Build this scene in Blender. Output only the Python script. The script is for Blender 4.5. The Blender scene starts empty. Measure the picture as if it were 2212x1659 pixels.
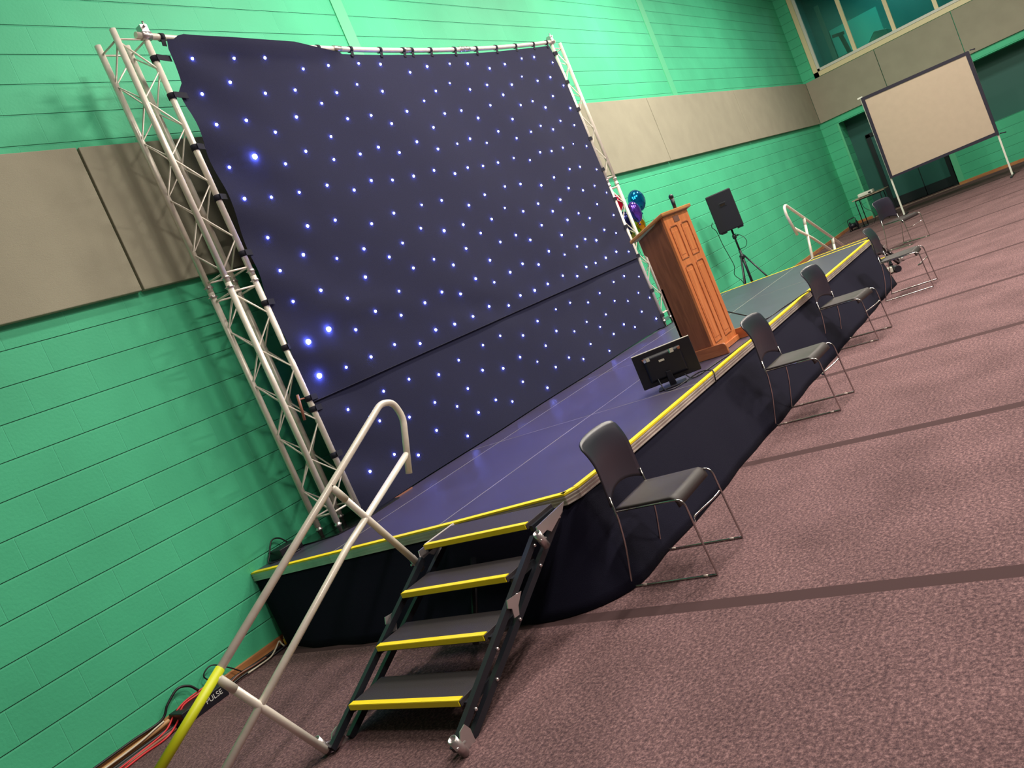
import bpy, math, random
from mathutils import Vector, Matrix
random.seed(7)
PI = math.pi
sc = bpy.context.scene
col = sc.collection

# ------------------------------------------------------------------ camera, world, lights, exposure
R_ = [[0.53730211738408, -0.7466422671001078, -0.3922139207552373],
      [-0.3060524586780292, 0.26073288486342316, -0.9156146871298703],
      [0.7858996928309094, 0.6119997448777312, -0.08841937049014897]]
cam_data = bpy.data.cameras.new('camera')
cam_data.sensor_width = 36.0
cam_data.lens = 29.264
cam_data.clip_end = 200
cam = bpy.data.objects.new('camera', cam_data)
col.objects.link(cam)
M = Matrix(((R_[0][0], -R_[1][0], -R_[2][0], -2.7688),
            (R_[0][1], -R_[1][1], -R_[2][1], -5.6989),
            (R_[0][2], -R_[1][2], -R_[2][2], 1.6948),
            (0, 0, 0, 1)))
cam.matrix_world = M
sc.camera = cam

world = bpy.data.worlds.new('world')
sc.world = world
world.use_nodes = True
world.node_tree.nodes['Background'].inputs[0].default_value = (0.55, 0.6, 0.75, 1)
world.node_tree.nodes['Background'].inputs[1].default_value = 0.15

sc.view_settings.view_transform = 'Standard'
sc.view_settings.look = 'None'
sc.view_settings.exposure = 0.0
sc.view_settings.gamma = 1.0
sc.view_settings.use_curve_mapping = False

def area_light(x, y, z, sx, sy, power, color=(1, 0.92, 0.8)):
    d = bpy.data.lights.new('ceiling_lamp', 'AREA')
    d.shape = 'RECTANGLE'; d.size = sx; d.size_y = sy; d.energy = power; d.color = color
    o = bpy.data.objects.new('ceiling_lamp', d)
    o.location = (x, y, z); col.objects.link(o)
    return o

# rows of ceiling luminaires of the hall (all above the frame)
for lx, ly, lp in ((0.8, -2.6, 30), (-1.4, -8.0, 200), (2.2, -6.3, 270), (4.4, -2.7, 290), (7.2, -6.2, 420), (10.2, -2.6, 370),
                   (15.2, -3.6, 330), (11.0, -8.0, 300), (5.5, -10.5, 240)):
    area_light(lx, ly, 6.9, 1.2, 0.35, lp)

# ------------------------------------------------------------------ mesh helpers
class MB:
    def __init__(s): s.v = []; s.f = []; s.sm = []
    def add(s, vs, fs, smooth=False):
        n = len(s.v); s.v += [tuple(v) for v in vs]
        s.f += [tuple(i + n for i in f) for f in fs]; s.sm += [smooth] * len(fs)
        return s
    def box(s, a, b):
        x0, y0, z0 = (min(a[i], b[i]) for i in range(3)); x1, y1, z1 = (max(a[i], b[i]) for i in range(3))
        vs = [(x0,y0,z0),(x1,y0,z0),(x1,y1,z0),(x0,y1,z0),(x0,y0,z1),(x1,y0,z1),(x1,y1,z1),(x0,y1,z1)]
        return s.hexa(vs)
    def hexa(s, vs):
        return s.add(vs, [(0,3,2,1),(4,5,6,7),(0,1,5,4),(1,2,6,5),(2,3,7,6),(3,0,4,7)])
    def beam(s, p, q, w, h, up=(0, 0, 1)):
        p = Vector(p); q = Vector(q); d = (q - p).normalized(); up = Vector(up)
        sd = d.cross(up)
        if sd.length < 1e-4: sd = d.cross(Vector((1, 0, 0)))
        sd.normalize(); u = sd.cross(d).normalized()
        a = sd * w / 2; b = u * h / 2
        return s.hexa([p-a-b, p+a-b, q+a-b, q-a-b, p-a+b, p+a+b, q+a+b, q-a+b])
    def tube(s, pts, r, n=10, cap=True, closed=False):
        P = [Vector(p) for p in pts]; m = len(P); rs = r if isinstance(r, (list, tuple)) else [r] * m
        T = []
        for i in range(m):
            a = P[i-1] if (i > 0 or closed) else P[i]; b = P[(i+1) % m] if (i < m-1 or closed) else P[i]
            T.append((b - a).normalized())
        ref = Vector((0, 0, 1)) if abs(T[0].z) < 0.9 else Vector((1, 0, 0))
        N = (ref - T[0] * ref.dot(T[0])).normalized(); vs = []
        for i in range(m):
            N = N - T[i] * N.dot(T[i])
            if N.length < 1e-6: N = T[i].orthogonal()
            N.normalize(); B = T[i].cross(N)
            for k in range(n):
                an = 2 * PI * k / n
                vs.append(P[i] + (N * math.cos(an) + B * math.sin(an)) * rs[i])
        fs = []
        for i in range(m if closed else m - 1):
            j = (i + 1) % m
            for k in range(n):
                k2 = (k + 1) % n
                fs.append((i*n+k, i*n+k2, j*n+k2, j*n+k))
        s.add(vs, fs, True)
        if cap and not closed:
            b = len(s.v) - m * n
            s.f.append(tuple(b + k for k in range(n-1, -1, -1))); s.sm.append(False)
            s.f.append(tuple(b + (m-1)*n + k for k in range(n))); s.sm.append(False)
        return s
    def lathe(s, c, prof, n=20, axis='z'):
        vs = []; m = len(prof)
        for r, h in prof:
            for k in range(n):
                a = 2*PI*k/n; x, y = r*math.cos(a), r*math.sin(a)
                q = {'z': (x, y, h), 'x': (h, x, y), 'y': (x, h, y)}[axis]
                vs.append((c[0]+q[0], c[1]+q[1], c[2]+q[2]))
        fs = [(i*n+k, i*n+(k+1)%n, (i+1)*n+(k+1)%n, (i+1)*n+k) for i in range(m-1) for k in range(n)]
        s.add(vs, fs, True)
        b = len(s.v) - m*n
        s.f.append(tuple(b+k for k in range(n-1,-1,-1))); s.sm.append(False)
        s.f.append(tuple(b+(m-1)*n+k for k in range(n))); s.sm.append(False)
        return s
    def prism(s, poly, lift):
        """poly: list of 3D points (planar), lift: extrusion vector"""
        L = Vector(lift); n = len(poly); a = [Vector(p) for p in poly]; b = [p + L for p in a]
        return s.add(a + b, [tuple(range(n-1, -1, -1)), tuple(range(n, 2*n))] + [(i, (i+1)%n, n+(i+1)%n, n+i) for i in range(n)])
    def grid(s, fn, nu, nv, thick=None, smooth=True):
        vs = [fn(i/nu, j/nv) for j in range(nv+1) for i in range(nu+1)]
        fs = [(j*(nu+1)+i, j*(nu+1)+i+1, (j+1)*(nu+1)+i+1, (j+1)*(nu+1)+i) for j in range(nv) for i in range(nu)]
        return s.add(vs, fs, smooth)
    def build(s, name, m, parent=None, bevel=0, solid=0, sub=0, recalc=True):
        me = bpy.data.meshes.new(name); me.from_pydata([tuple(v) for v in s.v], [], s.f)
        me.polygons.foreach_set('use_smooth', s.sm); me.update()
        if recalc:
            import bmesh
            bm = bmesh.new(); bm.from_mesh(me); bmesh.ops.recalc_face_normals(bm, faces=bm.faces); bm.to_mesh(me); bm.free()
        o = bpy.data.objects.new(name, me); col.objects.link(o)
        if m: me.materials.append(m)
        if parent: o.parent = parent
        if solid:
            md = o.modifiers.new('solid', 'SOLIDIFY'); md.thickness = solid; md.offset = 0
        if bevel:
            md = o.modifiers.new('bevel', 'BEVEL'); md.width = bevel; md.segments = 2; md.limit_method = 'ANGLE'
        if sub:
            md = o.modifiers.new('sub', 'SUBSURF'); md.levels = sub; md.render_levels = sub
        return o

def smooth_path(pts, r=0.03, n=6):
    """round the corners of a polyline with radius-like cut r"""
    P = [Vector(p) for p in pts]; out = [P[0]]
    for i in range(1, len(P)-1):
        a, b, c = P[i-1], P[i], P[i+1]
        ra = min(r, (a-b).length*0.45, (c-b).length*0.45)
        p = b + (a-b).normalized()*ra; q = b + (c-b).normalized()*ra
        for k in range(n+1):
            t = k/n; out.append(p*(1-t)**2 + b*2*t*(1-t) + q*t*t)
    out.append(P[-1]); return out
def spline(pts, n=8):
    P = [Vector(p) for p in pts]; P = [P[0]*2-P[1]] + P + [P[-1]*2-P[-2]]; out = []
    for i in range(1, len(P)-2):
        p0, p1, p2, p3 = P[i-1:i+3]
        for k in range(n):
            t = k/n
            out.append(0.5*((2*p1)+(p2-p0)*t+(2*p0-5*p1+4*p2-p3)*t*t+(3*p1-p0-3*p2+p3)*t**3))
    out.append(P[-2]); return out

def thing(name, label, cat, loc=(0, 0, 0), rz=0, group=None):
    o = bpy.data.objects.new(name, None); col.objects.link(o)
    o.empty_display_size = 0.1
    o.location = loc; o.rotation_euler = (0, 0, rz); o['label'] = label; o['category'] = cat
    if group: o['group'] = group
    return o
def tag(o, label, cat, group=None):
    o['label'] = label; o['category'] = cat
    if group: o['group'] = group
    return o
def struct(name, mb, m, parent=None, **k):
    o = mb.build(name, m, parent, **k)
    if not parent: o['kind'] = 'structure'
    return o
def copy_tree(o, parent=None):
    c = o.copy(); col.objects.link(c)
    if parent: c.parent = parent
    for ch in list(o.children): copy_tree(ch, c)
    return c

# ------------------------------------------------------------------ materials
def mat(name, color, rough=0.5, metal=0.0, spec=0.5, bump=0, bscale=50, var=0, vscale=8, coat=0, sheen=0, alpha=1):
    m = bpy.data.materials.new(name); m.use_nodes = True; nt = m.node_tree
    b = nt.nodes['Principled BSDF']
    b.inputs['Base Color'].default_value = (*color, 1); b.inputs['Roughness'].default_value = rough
    b.inputs['Metallic'].default_value = metal; b.inputs['Specular IOR Level'].default_value = spec
    b.inputs['Coat Weight'].default_value = coat; b.inputs['Sheen Weight'].default_value = sheen
    tc = nt.nodes.new('ShaderNodeTexCoord')
    if var:
        n = nt.nodes.new('ShaderNodeTexNoise'); n.inputs['Scale'].default_value = vscale; n.inputs['Detail'].default_value = 4
        mp = nt.nodes.new('ShaderNodeMapRange'); mp.inputs[3].default_value = 1-var; mp.inputs[4].default_value = 1+var
        mp.inputs[1].default_value = 0.3; mp.inputs[2].default_value = 0.7
        mx = nt.nodes.new('ShaderNodeVectorMath'); mx.operation = 'SCALE'; mx.inputs[0].default_value = color
        nt.links.new(tc.outputs['Object'], n.inputs['Vector']); nt.links.new(n.outputs['Fac'], mp.inputs[0])
        nt.links.new(mp.outputs[0], mx.inputs['Scale']); nt.links.new(mx.outputs[0], b.inputs['Base Color'])
    if bump:
        n = nt.nodes.new('ShaderNodeTexNoise'); n.inputs['Scale'].default_value = bscale; n.inputs['Detail'].default_value = 3
        bp = nt.nodes.new('ShaderNodeBump'); bp.inputs['Strength'].default_value = bump; bp.inputs['Distance'].default_value = 0.005
        nt.links.new(tc.outputs['Object'], n.inputs['Vector']); nt.links.new(n.outputs['Fac'], bp.inputs['Height'])
        nt.links.new(bp.outputs[0], b.inputs['Normal'])
    return m
def emis(name, color, strength):
    m = bpy.data.materials.new(name); m.use_nodes = True; b = m.node_tree.nodes['Principled BSDF']
    b.inputs['Base Color'].default_value = (0.8, 0.85, 1, 1)
    b.inputs['Emission Color'].default_value = (*color, 1); b.inputs['Emission Strength'].default_value = strength
    return m

def block_mat(name, c1, c2, mortar, axes=(0, 2)):
    m = bpy.data.materials.new(name); m.use_nodes = True; nt = m.node_tree; L = nt.links
    b = nt.nodes['Principled BSDF']; b.inputs['Roughness'].default_value = 0.6; b.inputs['Specular IOR Level'].default_value = 0.35
    tc = nt.nodes.new('ShaderNodeTexCoord'); sp = nt.nodes.new('ShaderNodeSeparateXYZ'); cb = nt.nodes.new('ShaderNodeCombineXYZ')
    L.new(tc.outputs['Object'], sp.inputs[0]); L.new(sp.outputs[axes[0]], cb.inputs[0]); L.new(sp.outputs[axes[1]], cb.inputs[1])
    br = nt.nodes.new('ShaderNodeTexBrick'); br.inputs['Scale'].default_value = 1; br.inputs['Brick Width'].default_value = 0.45
    br.inputs['Row Height'].default_value = 0.225; br.inputs['Mortar Size'].default_value = 0.004; br.inputs['Mortar Smooth'].default_value = 0.5
    br.inputs['Bias'].default_value = 0.0; br.offset = 0.5
    br.inputs['Color1'].default_value = (*c1, 1); br.inputs['Color2'].default_value = (*c2, 1); br.inputs['Mortar'].default_value = (c2[0]*1.25, c2[1]*1.1, c2[2]*1.15, 1)
    L.new(cb.outputs[0], br.inputs['Vector'])
    def M_(op, a=None, v=None, a2=None, clamp=False):
        q = nt.nodes.new('ShaderNodeMath'); q.operation = op; q.use_clamp = clamp
        if a is not None: L.new(a, q.inputs[0])
        if v is not None: q.inputs[1].default_value = v
        if a2 is not None: L.new(a2, q.inputs[1])
        return q.outputs[0]
    # distance to the nearest bed joint (rows of 0.225 m)
    zz = M_('MODULO', M_('ADD', sp.outputs[axes[1]], 2.25 + 0.1125), 0.225)
    dist = M_('ABSOLUTE', M_('SUBTRACT', zz, 0.1125))
    hm = nt.nodes.new('ShaderNodeMapRange'); hm.inputs[1].default_value = 0.002; hm.inputs[2].default_value = 0.0075; hm.inputs[3].default_value = 1; hm.inputs[4].default_value = 0
    L.new(dist, hm.inputs[0])
    n = nt.nodes.new('ShaderNodeTexNoise'); n.inputs['Scale'].default_value = 1.1; n.inputs['Detail'].default_value = 6
    L.new(tc.outputs['Object'], n.inputs['Vector'])
    mp = nt.nodes.new('ShaderNodeMapRange'); mp.inputs[1].default_value = 0.25; mp.inputs[2].default_value = 0.75; mp.inputs[3].default_value = 0.88; mp.inputs[4].default_value = 1.12
    L.new(n.outputs['Fac'], mp.inputs[0])
    mx = nt.nodes.new('ShaderNodeVectorMath'); mx.operation = 'SCALE'; L.new(br.outputs['Color'], mx.inputs[0]); L.new(mp.outputs[0], mx.inputs['Scale'])
    L.new(mx.outputs[0], b.inputs['Base Color'])
    n2 = nt.nodes.new('ShaderNodeTexNoise'); n2.inputs['Scale'].default_value = 45; n2.inputs['Detail'].default_value = 5; L.new(tc.outputs['Object'], n2.inputs['Vector'])
    ht = M_('SUBTRACT', M_('MULTIPLY', n2.outputs['Fac'], 0.2), None, M_('MULTIPLY', br.outputs['Fac'], 0.22))
    ht = M_('SUBTRACT', ht, None, hm.outputs[0])
    bp = nt.nodes.new('ShaderNodeBump'); bp.inputs['Strength'].default_value = 1.0; bp.inputs['Distance'].default_value = 0.008
    L.new(ht, bp.inputs['Height']); L.new(bp.outputs[0], b.inputs['Normal'])
    return m

def wood_mat(name, c1, c2, rough=0.35, axis=2):
    m = bpy.data.materials.new(name); m.use_nodes = True; nt = m.node_tree; L = nt.links
    b = nt.nodes['Principled BSDF']; b.inputs['Roughness'].default_value = rough; b.inputs['Coat Weight'].default_value = 0.15
    tc = nt.nodes.new('ShaderNodeTexCoord'); mp = nt.nodes.new('ShaderNodeMapping')
    s = [14, 14, 14]; s[axis] = 1.6; mp.inputs['Scale'].default_value = s
    n = nt.nodes.new('ShaderNodeTexNoise'); n.inputs['Scale'].default_value = 1.6; n.inputs['Detail'].default_value = 7; n.inputs['Distortion'].default_value = 0.8
    r = nt.nodes.new('ShaderNodeValToRGB'); r.color_ramp.elements[0].position = 0.38; r.color_ramp.elements[1].position = 0.62
    r.color_ramp.elements[0].color = (*c1, 1); r.color_ramp.elements[1].color = (*c2, 1)
    L.new(tc.outputs['Object'], mp.inputs[0]); L.new(mp.outputs[0], n.inputs['Vector']); L.new(n.outputs['Fac'], r.inputs[0]); L.new(r.outputs[0], b.inputs['Base Color'])
    return m

def carpet_mat():
    m = bpy.data.materials.new('carpet'); m.use_nodes = True; nt = m.node_tree; L = nt.links
    b = nt.nodes['Principled BSDF']; b.inputs['Roughness'].default_value = 0.95; b.inputs['Specular IOR Level'].default_value = 0.1
    tc = nt.nodes.new('ShaderNodeTexCoord')
    n = nt.nodes.new('ShaderNodeTexNoise'); n.inputs['Scale'].default_value = 58; n.inputs['Detail'].default_value = 8; n.inputs['Roughness'].default_value = 0.85
    L.new(tc.outputs['Object'], n.inputs['Vector'])
    r = nt.nodes.new('ShaderNodeValToRGB'); e = r.color_ramp.elements
    e[0].position = 0.38; e[0].color = (0.055, 0.034, 0.042, 1); e[1].position = 0.63; e[1].color = (0.36, 0.21, 0.21, 1)
    k = r.color_ramp.elements.new(0.5); k.color = (0.145, 0.083, 0.088, 1)
    L.new(n.outputs['Fac'], r.inputs[0])
    # large soft wear patches
    n2 = nt.nodes.new('ShaderNodeTexNoise'); n2.inputs['Scale'].default_value = 2.2; n2.inputs['Detail'].default_value = 5; L.new(tc.outputs['Object'], n2.inputs['Vector'])
    mp = nt.nodes.new('ShaderNodeMapRange'); mp.inputs[1].default_value = 0.3; mp.inputs[2].default_value = 0.7; mp.inputs[3].default_value = 0.78; mp.inputs[4].default_value = 1.12; L.new(n2.outputs['Fac'], mp.inputs[0])
    sc1 = nt.nodes.new('ShaderNodeVectorMath'); sc1.operation = 'SCALE'; L.new(r.outputs[0], sc1.inputs[0]); L.new(mp.outputs[0], sc1.inputs['Scale'])
    # dark woven bands every 2.03 m along x
    sp = nt.nodes.new('ShaderNodeSeparateXYZ'); L.new(tc.outputs['Object'], sp.inputs[0])
    a = nt.nodes.new('ShaderNodeMath'); a.operation = 'ADD'; a.inputs[1].default_value = 20.3-0.505; L.new(sp.outputs[0], a.inputs[0])
    md = nt.nodes.new('ShaderNodeMath'); md.operation = 'MODULO'; md.inputs[1].default_value = 2.03; L.new(a.outputs[0], md.inputs[0])
    lt = nt.nodes.new('ShaderNodeMath'); lt.operation = 'LESS_THAN'; lt.inputs[1].default_value = 0.1; L.new(md.outputs[0], lt.inputs[0])
    mx = nt.nodes.new('ShaderNodeMix'); mx.data_type = 'RGBA'; L.new(lt.outputs[0], mx.inputs[0]); L.new(sc1.outputs[0], mx.inputs[6]); mx.inputs[7].default_value = (0.07, 0.04, 0.042, 1)
    L.new(mx.outputs[2], b.inputs['Base Color'])
    bp = nt.nodes.new('ShaderNodeBump'); bp.inputs['Strength'].default_value = 0.25; bp.inputs['Distance'].default_value = 0.003; L.new(n.outputs['Fac'], bp.inputs['Height']); L.new(bp.outputs[0], b.inputs['Normal'])
    return m

def glass_mat(name, tint=(0.75, 0.95, 0.92)):
    m = bpy.data.materials.new(name); m.use_nodes = True; nt = m.node_tree; nt.nodes.clear()
    o = nt.nodes.new('ShaderNodeOutputMaterial'); t = nt.nodes.new('ShaderNodeBsdfTransparent'); g = nt.nodes.new('ShaderNodeBsdfGlossy'); x = nt.nodes.new('ShaderNodeMixShader'); fr = nt.nodes.new('ShaderNodeFresnel')
    t.inputs[0].default_value = (*tint, 1); g.inputs['Roughness'].default_value = 0.02
    nt.links.new(fr.outputs[0], x.inputs[0]); nt.links.new(t.outputs[0], x.inputs[1]); nt.links.new(g.outputs[0], x.inputs[2]); nt.links.new(x.outputs[0], o.inputs[0])
    return m

GREEN1 = (0.072, 0.53, 0.285); GREEN2 = (0.08, 0.565, 0.305)
m_block = block_mat('green_blockwork', GREEN1, GREEN2, (0.08, 0.47, 0.25), (0, 2))
m_blockY = block_mat('green_blockwork_end', GREEN1, GREEN2, (0.08, 0.47, 0.25), (1, 2))
m_greenpaint = mat('green_paint', (0.12, 0.58, 0.31), 0.45)
m_panel = mat('grey_fabric_panel', (0.36, 0.34, 0.26), 0.9, bump=0.35, bscale=160, var=0.05, vscale=3, spec=0.2)
m_carpet = carpet_mat()
m_ceiling = mat('ceiling_grey', (0.32, 0.3, 0.3), 0.9)
m_farwall = mat('dark_hall_wall', (0.2, 0.16, 0.17), 0.9)
m_skirting = wood_mat('skirting_wood', (0.42, 0.16, 0.06), (0.58, 0.26, 0.1), 0.4, 0)
m_skirtingY = wood_mat('skirting_wood_end', (0.42, 0.16, 0.06), (0.58, 0.26, 0.1), 0.4, 1)
m_cream = mat('cream_window_paint', (0.8, 0.7, 0.42), 0.4)
m_teal = mat('shaded_dark_teal', (0.02, 0.12, 0.1), 0.5)  # recess shade put into this teal; doors and gym shapes share it
m_dark = mat('black_door_paint', (0.006, 0.012, 0.016), 0.5)
m_glass = glass_mat('window_glass')
m_alu = mat('aluminium', (0.86, 0.79, 0.7), 0.3, 0.15, bump=0.05, bscale=200, var=0.06, vscale=20)
m_alubright = mat('polished_aluminium', (0.88, 0.8, 0.72), 0.3, 0.15)
m_fascia = mat('stage_aluminium', (0.62, 0.57, 0.52), 0.36, 0.6, bump=0.05, bscale=80, var=0.2, vscale=5)
m_chrome = mat('chrome', (0.5, 0.47, 0.46), 0.2, 1.0)
m_deck = mat('stage_board', (0.058, 0.048, 0.088), 0.34, spec=0.8, bump=0.25, bscale=420, var=0.12, vscale=2.5)
m_yellow = mat('yellow_tape', (0.95, 0.74, 0.01), 0.5)
m_yellowgreen = mat('lime_yellow_tape', (0.62, 0.68, 0.01), 0.45)
m_black = mat('black_plastic', (0.009, 0.009, 0.016), 0.4)
m_blackrough = mat('black_tread_board', (0.034, 0.025, 0.03), 0.55, bump=0.5, bscale=300)
m_blackmetal = mat('black_painted_steel', (0.018, 0.02, 0.028), 0.35, 0.2)
m_blacksteelplate = mat('black_base_plate', (0.012, 0.014, 0.014), 0.08, 0.2, coat=0.5)
m_skirt = mat('navy_black_cloth', (0.0085, 0.008, 0.02), 0.95, bump=0.5, bscale=300, spec=0.15)
m_starcloth = mat('navy_star_cloth', (0.022, 0.023, 0.055), 0.95, bump=0.4, bscale=260, spec=0.15, sheen=0.04)
m_strap = mat('black_webbing', (0.009, 0.009, 0.02), 0.9)
m_star = emis('led_star', (0.16, 0.21, 1.0), 95.0)
m_starbig = emis('led_star_bright', (0.16, 0.22, 1.0), 260.0)
m_woodF = wood_mat('lit_orange_oak', (0.62, 0.185, 0.06), (0.74, 0.25, 0.09), 0.32, 2)  # oak of the lectern front, its lit tone put into the colour
m_woodS = wood_mat('shaded_brown_oak', (0.2, 0.062, 0.03), (0.3, 0.1, 0.048), 0.35, 2)  # same oak for sides, back and cornice, shade put into the colour
m_woodT = wood_mat('lectern_top_oak', (0.5, 0.22, 0.07), (0.62, 0.3, 0.1), 0.3, 0)
m_woodR = wood_mat('lectern_base_oak', (0.36, 0.11, 0.045), (0.5, 0.17, 0.07), 0.32, 1)
m_chairshell = mat('charcoal_plastic', (0.018, 0.016, 0.03), 0.33, spec=0.8, bump=0.15, bscale=600)
m_chairseat = mat('charcoal_seat', (0.034, 0.025, 0.026), 0.5, bump=0.3, bscale=500)
m_white = mat('white_plastic', (0.7, 0.7, 0.62), 0.4)
m_sticker = mat('pale_sticker', (0.62, 0.58, 0.5), 0.5)
m_stickerb = mat('blue_sticker', (0.35, 0.4, 0.62), 0.4)
m_stickerg = mat('green_sticker', (0.05, 0.4, 0.25), 0.4)
m_screen = mat('projection_cloth', (0.5, 0.39, 0.3), 0.85, var=0.03)
m_screenframe = mat('black_screen_border', (0.016, 0.012, 0.03), 0.7)
m_red = mat('red_cable_rubber', (0.7, 0.02, 0.03), 0.45)
m_tan = mat('tan_cable_rubber', (0.55, 0.3, 0.13), 0.5)
m_cable = mat('black_cable_rubber', (0.01, 0.01, 0.013), 0.45)
m_whitecable = mat('white_cable_rubber', (0.7, 0.62, 0.5), 0.5)
m_brownstick = mat('brown_wood_strip', (0.3, 0.12, 0.08), 0.5)
m_foilblue = mat('blue_foil', (0.0, 0.2, 0.5), 0.16, 0.85, bump=0.6, bscale=22)
m_foilpurple = mat('purple_foil', (0.16, 0.07, 0.6), 0.16, 0.85, bump=0.5, bscale=22)
m_foilgold = mat('gold_foil', (0.85, 0.42, 0.02), 0.18, 0.9, bump=0.8, bscale=26)
m_foilred = mat('red_foil', (0.75, 0.01, 0.05), 0.16, 0.85, bump=0.5, bscale=22)
m_foilnavy = mat('navy_foil', (0.012, 0.015, 0.09), 0.2, 0.8, bump=0.5, bscale=22)
m_foilgreen = mat('olive_foil', (0.3, 0.38, 0.05), 0.2, 0.85, bump=0.5, bscale=22)
m_orange = mat('amber_rubber', (0.8, 0.35, 0.02), 0.5)
m_silver = mat('silver_steel', (0.62, 0.56, 0.56), 0.3, 0.8)
m_clear = mat('clear_plastic', (0.6, 0.5, 0.45), 0.2)
m_plaque = mat('dull_plaque', (0.2, 0.09, 0.07), 0.4)
m_tabletop = mat('pale_table_edge', (0.45, 0.33, 0.25), 0.5)
m_printwhite = mat('white_print', (0.75, 0.75, 0.72), 0.5)
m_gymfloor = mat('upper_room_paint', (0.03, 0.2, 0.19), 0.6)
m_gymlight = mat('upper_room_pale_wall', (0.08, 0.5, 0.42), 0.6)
# ------------------------------------------------------------------ setting
XE = 21.3; YF = -13.5; XL = -7.5; ZC = 7.2
struct('floor', MB().box((XL, YF, -0.1), (XE+1.5, 0.0, 0)), m_carpet)
struct('wall_back', MB().box((XL, 0, -0.1), (XE+0.2, 0.2, ZC)), m_block)
struct('wall_left', MB().box((XL-0.2, YF, -0.1), (XL, 0, ZC)), m_farwall)
struct('wall_front', MB().box((XL, YF-0.2, -0.1), (XE, YF, ZC)), m_farwall)
struct('ceiling', MB().box((XL, YF, ZC), (XE+4, 0.2, ZC+0.1)), m_ceiling)
WT = 0.7
we = MB()
we.box((XE, -0.45, -0.1), (XE+WT, 0, 4.0)); we.box((XE, -0.33, 4.0), (XE+WT, 0, ZC))   # pier by the corner
we.box((XE, YF, 2.68), (XE+WT, -0.45, 4.0))                       # above the openings
we.box((XE, YF, 0.0), (XE+WT, -2.6, 1.13))                        # low wall under the hatch
we.box((XE, YF, 1.13), (XE+WT, -6.2, 2.68))
we.box((XE, YF, 4.0), (XE+WT, -5.4, ZC)); we.box((XE, -5.4, 6.3), (XE+WT, -0.33, ZC))
struct('wall_right', we, m_blockY)
struct('trim_3', MB().box((XE-0.012, -2.74, 0), (XE+0.02, -2.6, 1.14)), m_greenpaint)
struct('trim_4', MB().box((XE-0.012, -0.47, 0), (XE+0.02, -0.42, 2.68)), m_greenpaint)
# recess behind the openings
struct('wall_recess', MB().box((XE+WT, -6.2, -0.1), (XE+WT+0.1, -0.1, 2.8)), m_teal)
d1 = struct('door_1', MB().box((XE+WT-0.06, -2.4, 0.02), (XE+WT, -0.92, 2.02)), m_teal)
d1['kind'] = 'structure'
MB().box((XE+WT-0.1, -0.95, 0), (XE+WT, -0.84, 2.1)).box((XE+WT-0.1, -2.5, 0), (XE+WT, -2.4, 2.1)).box((XE+WT-0.1, -2.5, 2.02), (XE+WT, -0.84, 2.12)).build('door_frame', m_dark, d1)
MB().box((XE+WT-0.075, -1.76, 0.02), (XE+WT-0.06, -1.745, 2.02)).build('door_seam', m_dark, d1)
MB().box((XE+WT-0.075, -2.4, 0.02), (XE+WT-0.06, -0.95, 0.26)).build('kick_plate', m_dark, d1)
# window of the upper room
wf = struct('window_1', MB().box((XE-0.03, -5.4, 4.0), (XE+0.1, -0.33, 4.12)).box((XE-0.03, -0.45, 4.0), (XE+0.1, -0.33, 6.3)).box((XE-0.03, -5.4, 6.2), (XE+0.1, -0.33, 6.3)).box((XE-0.03, -5.4, 4.0), (XE+0.1, -5.28, 6.3)), m_cream)
fr = MB().box((XE-0.05, -5.28, 4.12), (XE+0.05, -0.45, 4.19)).box((XE-0.05, -0.52, 4.12), (XE+0.05, -0.45, 6.2))
fr.build('inner_frame', m_white, wf, bevel=0.006)
for yy in (-1.45, -2.43, -3.42, -4.4):
    MB().box((XE-0.03, yy-0.045, 4.12), (XE+0.06, yy+0.045, 6.2)).build('mullion', m_cream, wf)
for a, b in ((-0.52, -1.405), (-1.495, -2.385), (-2.475, -3.375), (-3.465, -4.355), (-4.445, -5.28)):
    MB().box((XE+0.02, b, 4.16), (XE+0.026, a, 6.2)).build('window_pane', m_glass, wf)
# upper room behind the window
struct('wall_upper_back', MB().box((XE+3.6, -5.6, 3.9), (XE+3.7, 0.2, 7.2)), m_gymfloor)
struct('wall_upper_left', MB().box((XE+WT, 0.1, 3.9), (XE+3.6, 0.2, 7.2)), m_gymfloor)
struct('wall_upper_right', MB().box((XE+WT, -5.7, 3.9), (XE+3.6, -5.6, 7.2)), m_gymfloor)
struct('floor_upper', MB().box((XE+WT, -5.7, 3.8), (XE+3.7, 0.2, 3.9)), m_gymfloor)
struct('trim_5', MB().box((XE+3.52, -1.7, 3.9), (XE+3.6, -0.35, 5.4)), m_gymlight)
g = thing('exercise_machine', 'dark exercise machine behind the leftmost upper window pane', 'exercise machine', (XE+1.3, -0.85, 3.9))
MB().box((-0.3, -0.45, 0.02), (0.5, 0.3, 0.42)).build('machine_base', m_teal, g, bevel=0.03)
MB().beam((0.2, 0.2, 0.4), (0.3, 0.22, 2.0), 0.12, 0.12).build('machine_post', m_teal, g)
MB().beam((-0.1, -0.25, 0.4), (-0.2, -0.2, 0.95), 0.08, 0.08).beam((-0.2, -0.3, 0.95), (-0.2, 0.0, 1.0), 0.08, 0.08).build('machine_handle', m_dark, g)
g2 = MB().prism([(XE+0.9, -2.2, 3.9), (XE+0.9, -1.55, 3.9), (XE+0.9, -1.6, 4.25), (XE+0.9, -1.85, 4.5), (XE+0.9, -2.15, 4.42)], (0.6, 0, 0)).build('gym_bench', m_teal, None, bevel=0.02)
tag(g2, 'dark padded bench seen low behind the second upper window pane', 'bench')
area_light(XE+2.2, -2.5, 6.6, 1.5, 0.5, 45, (0.6, 1, 0.95))  # unseen lamp added to light the upper room weakly

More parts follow.
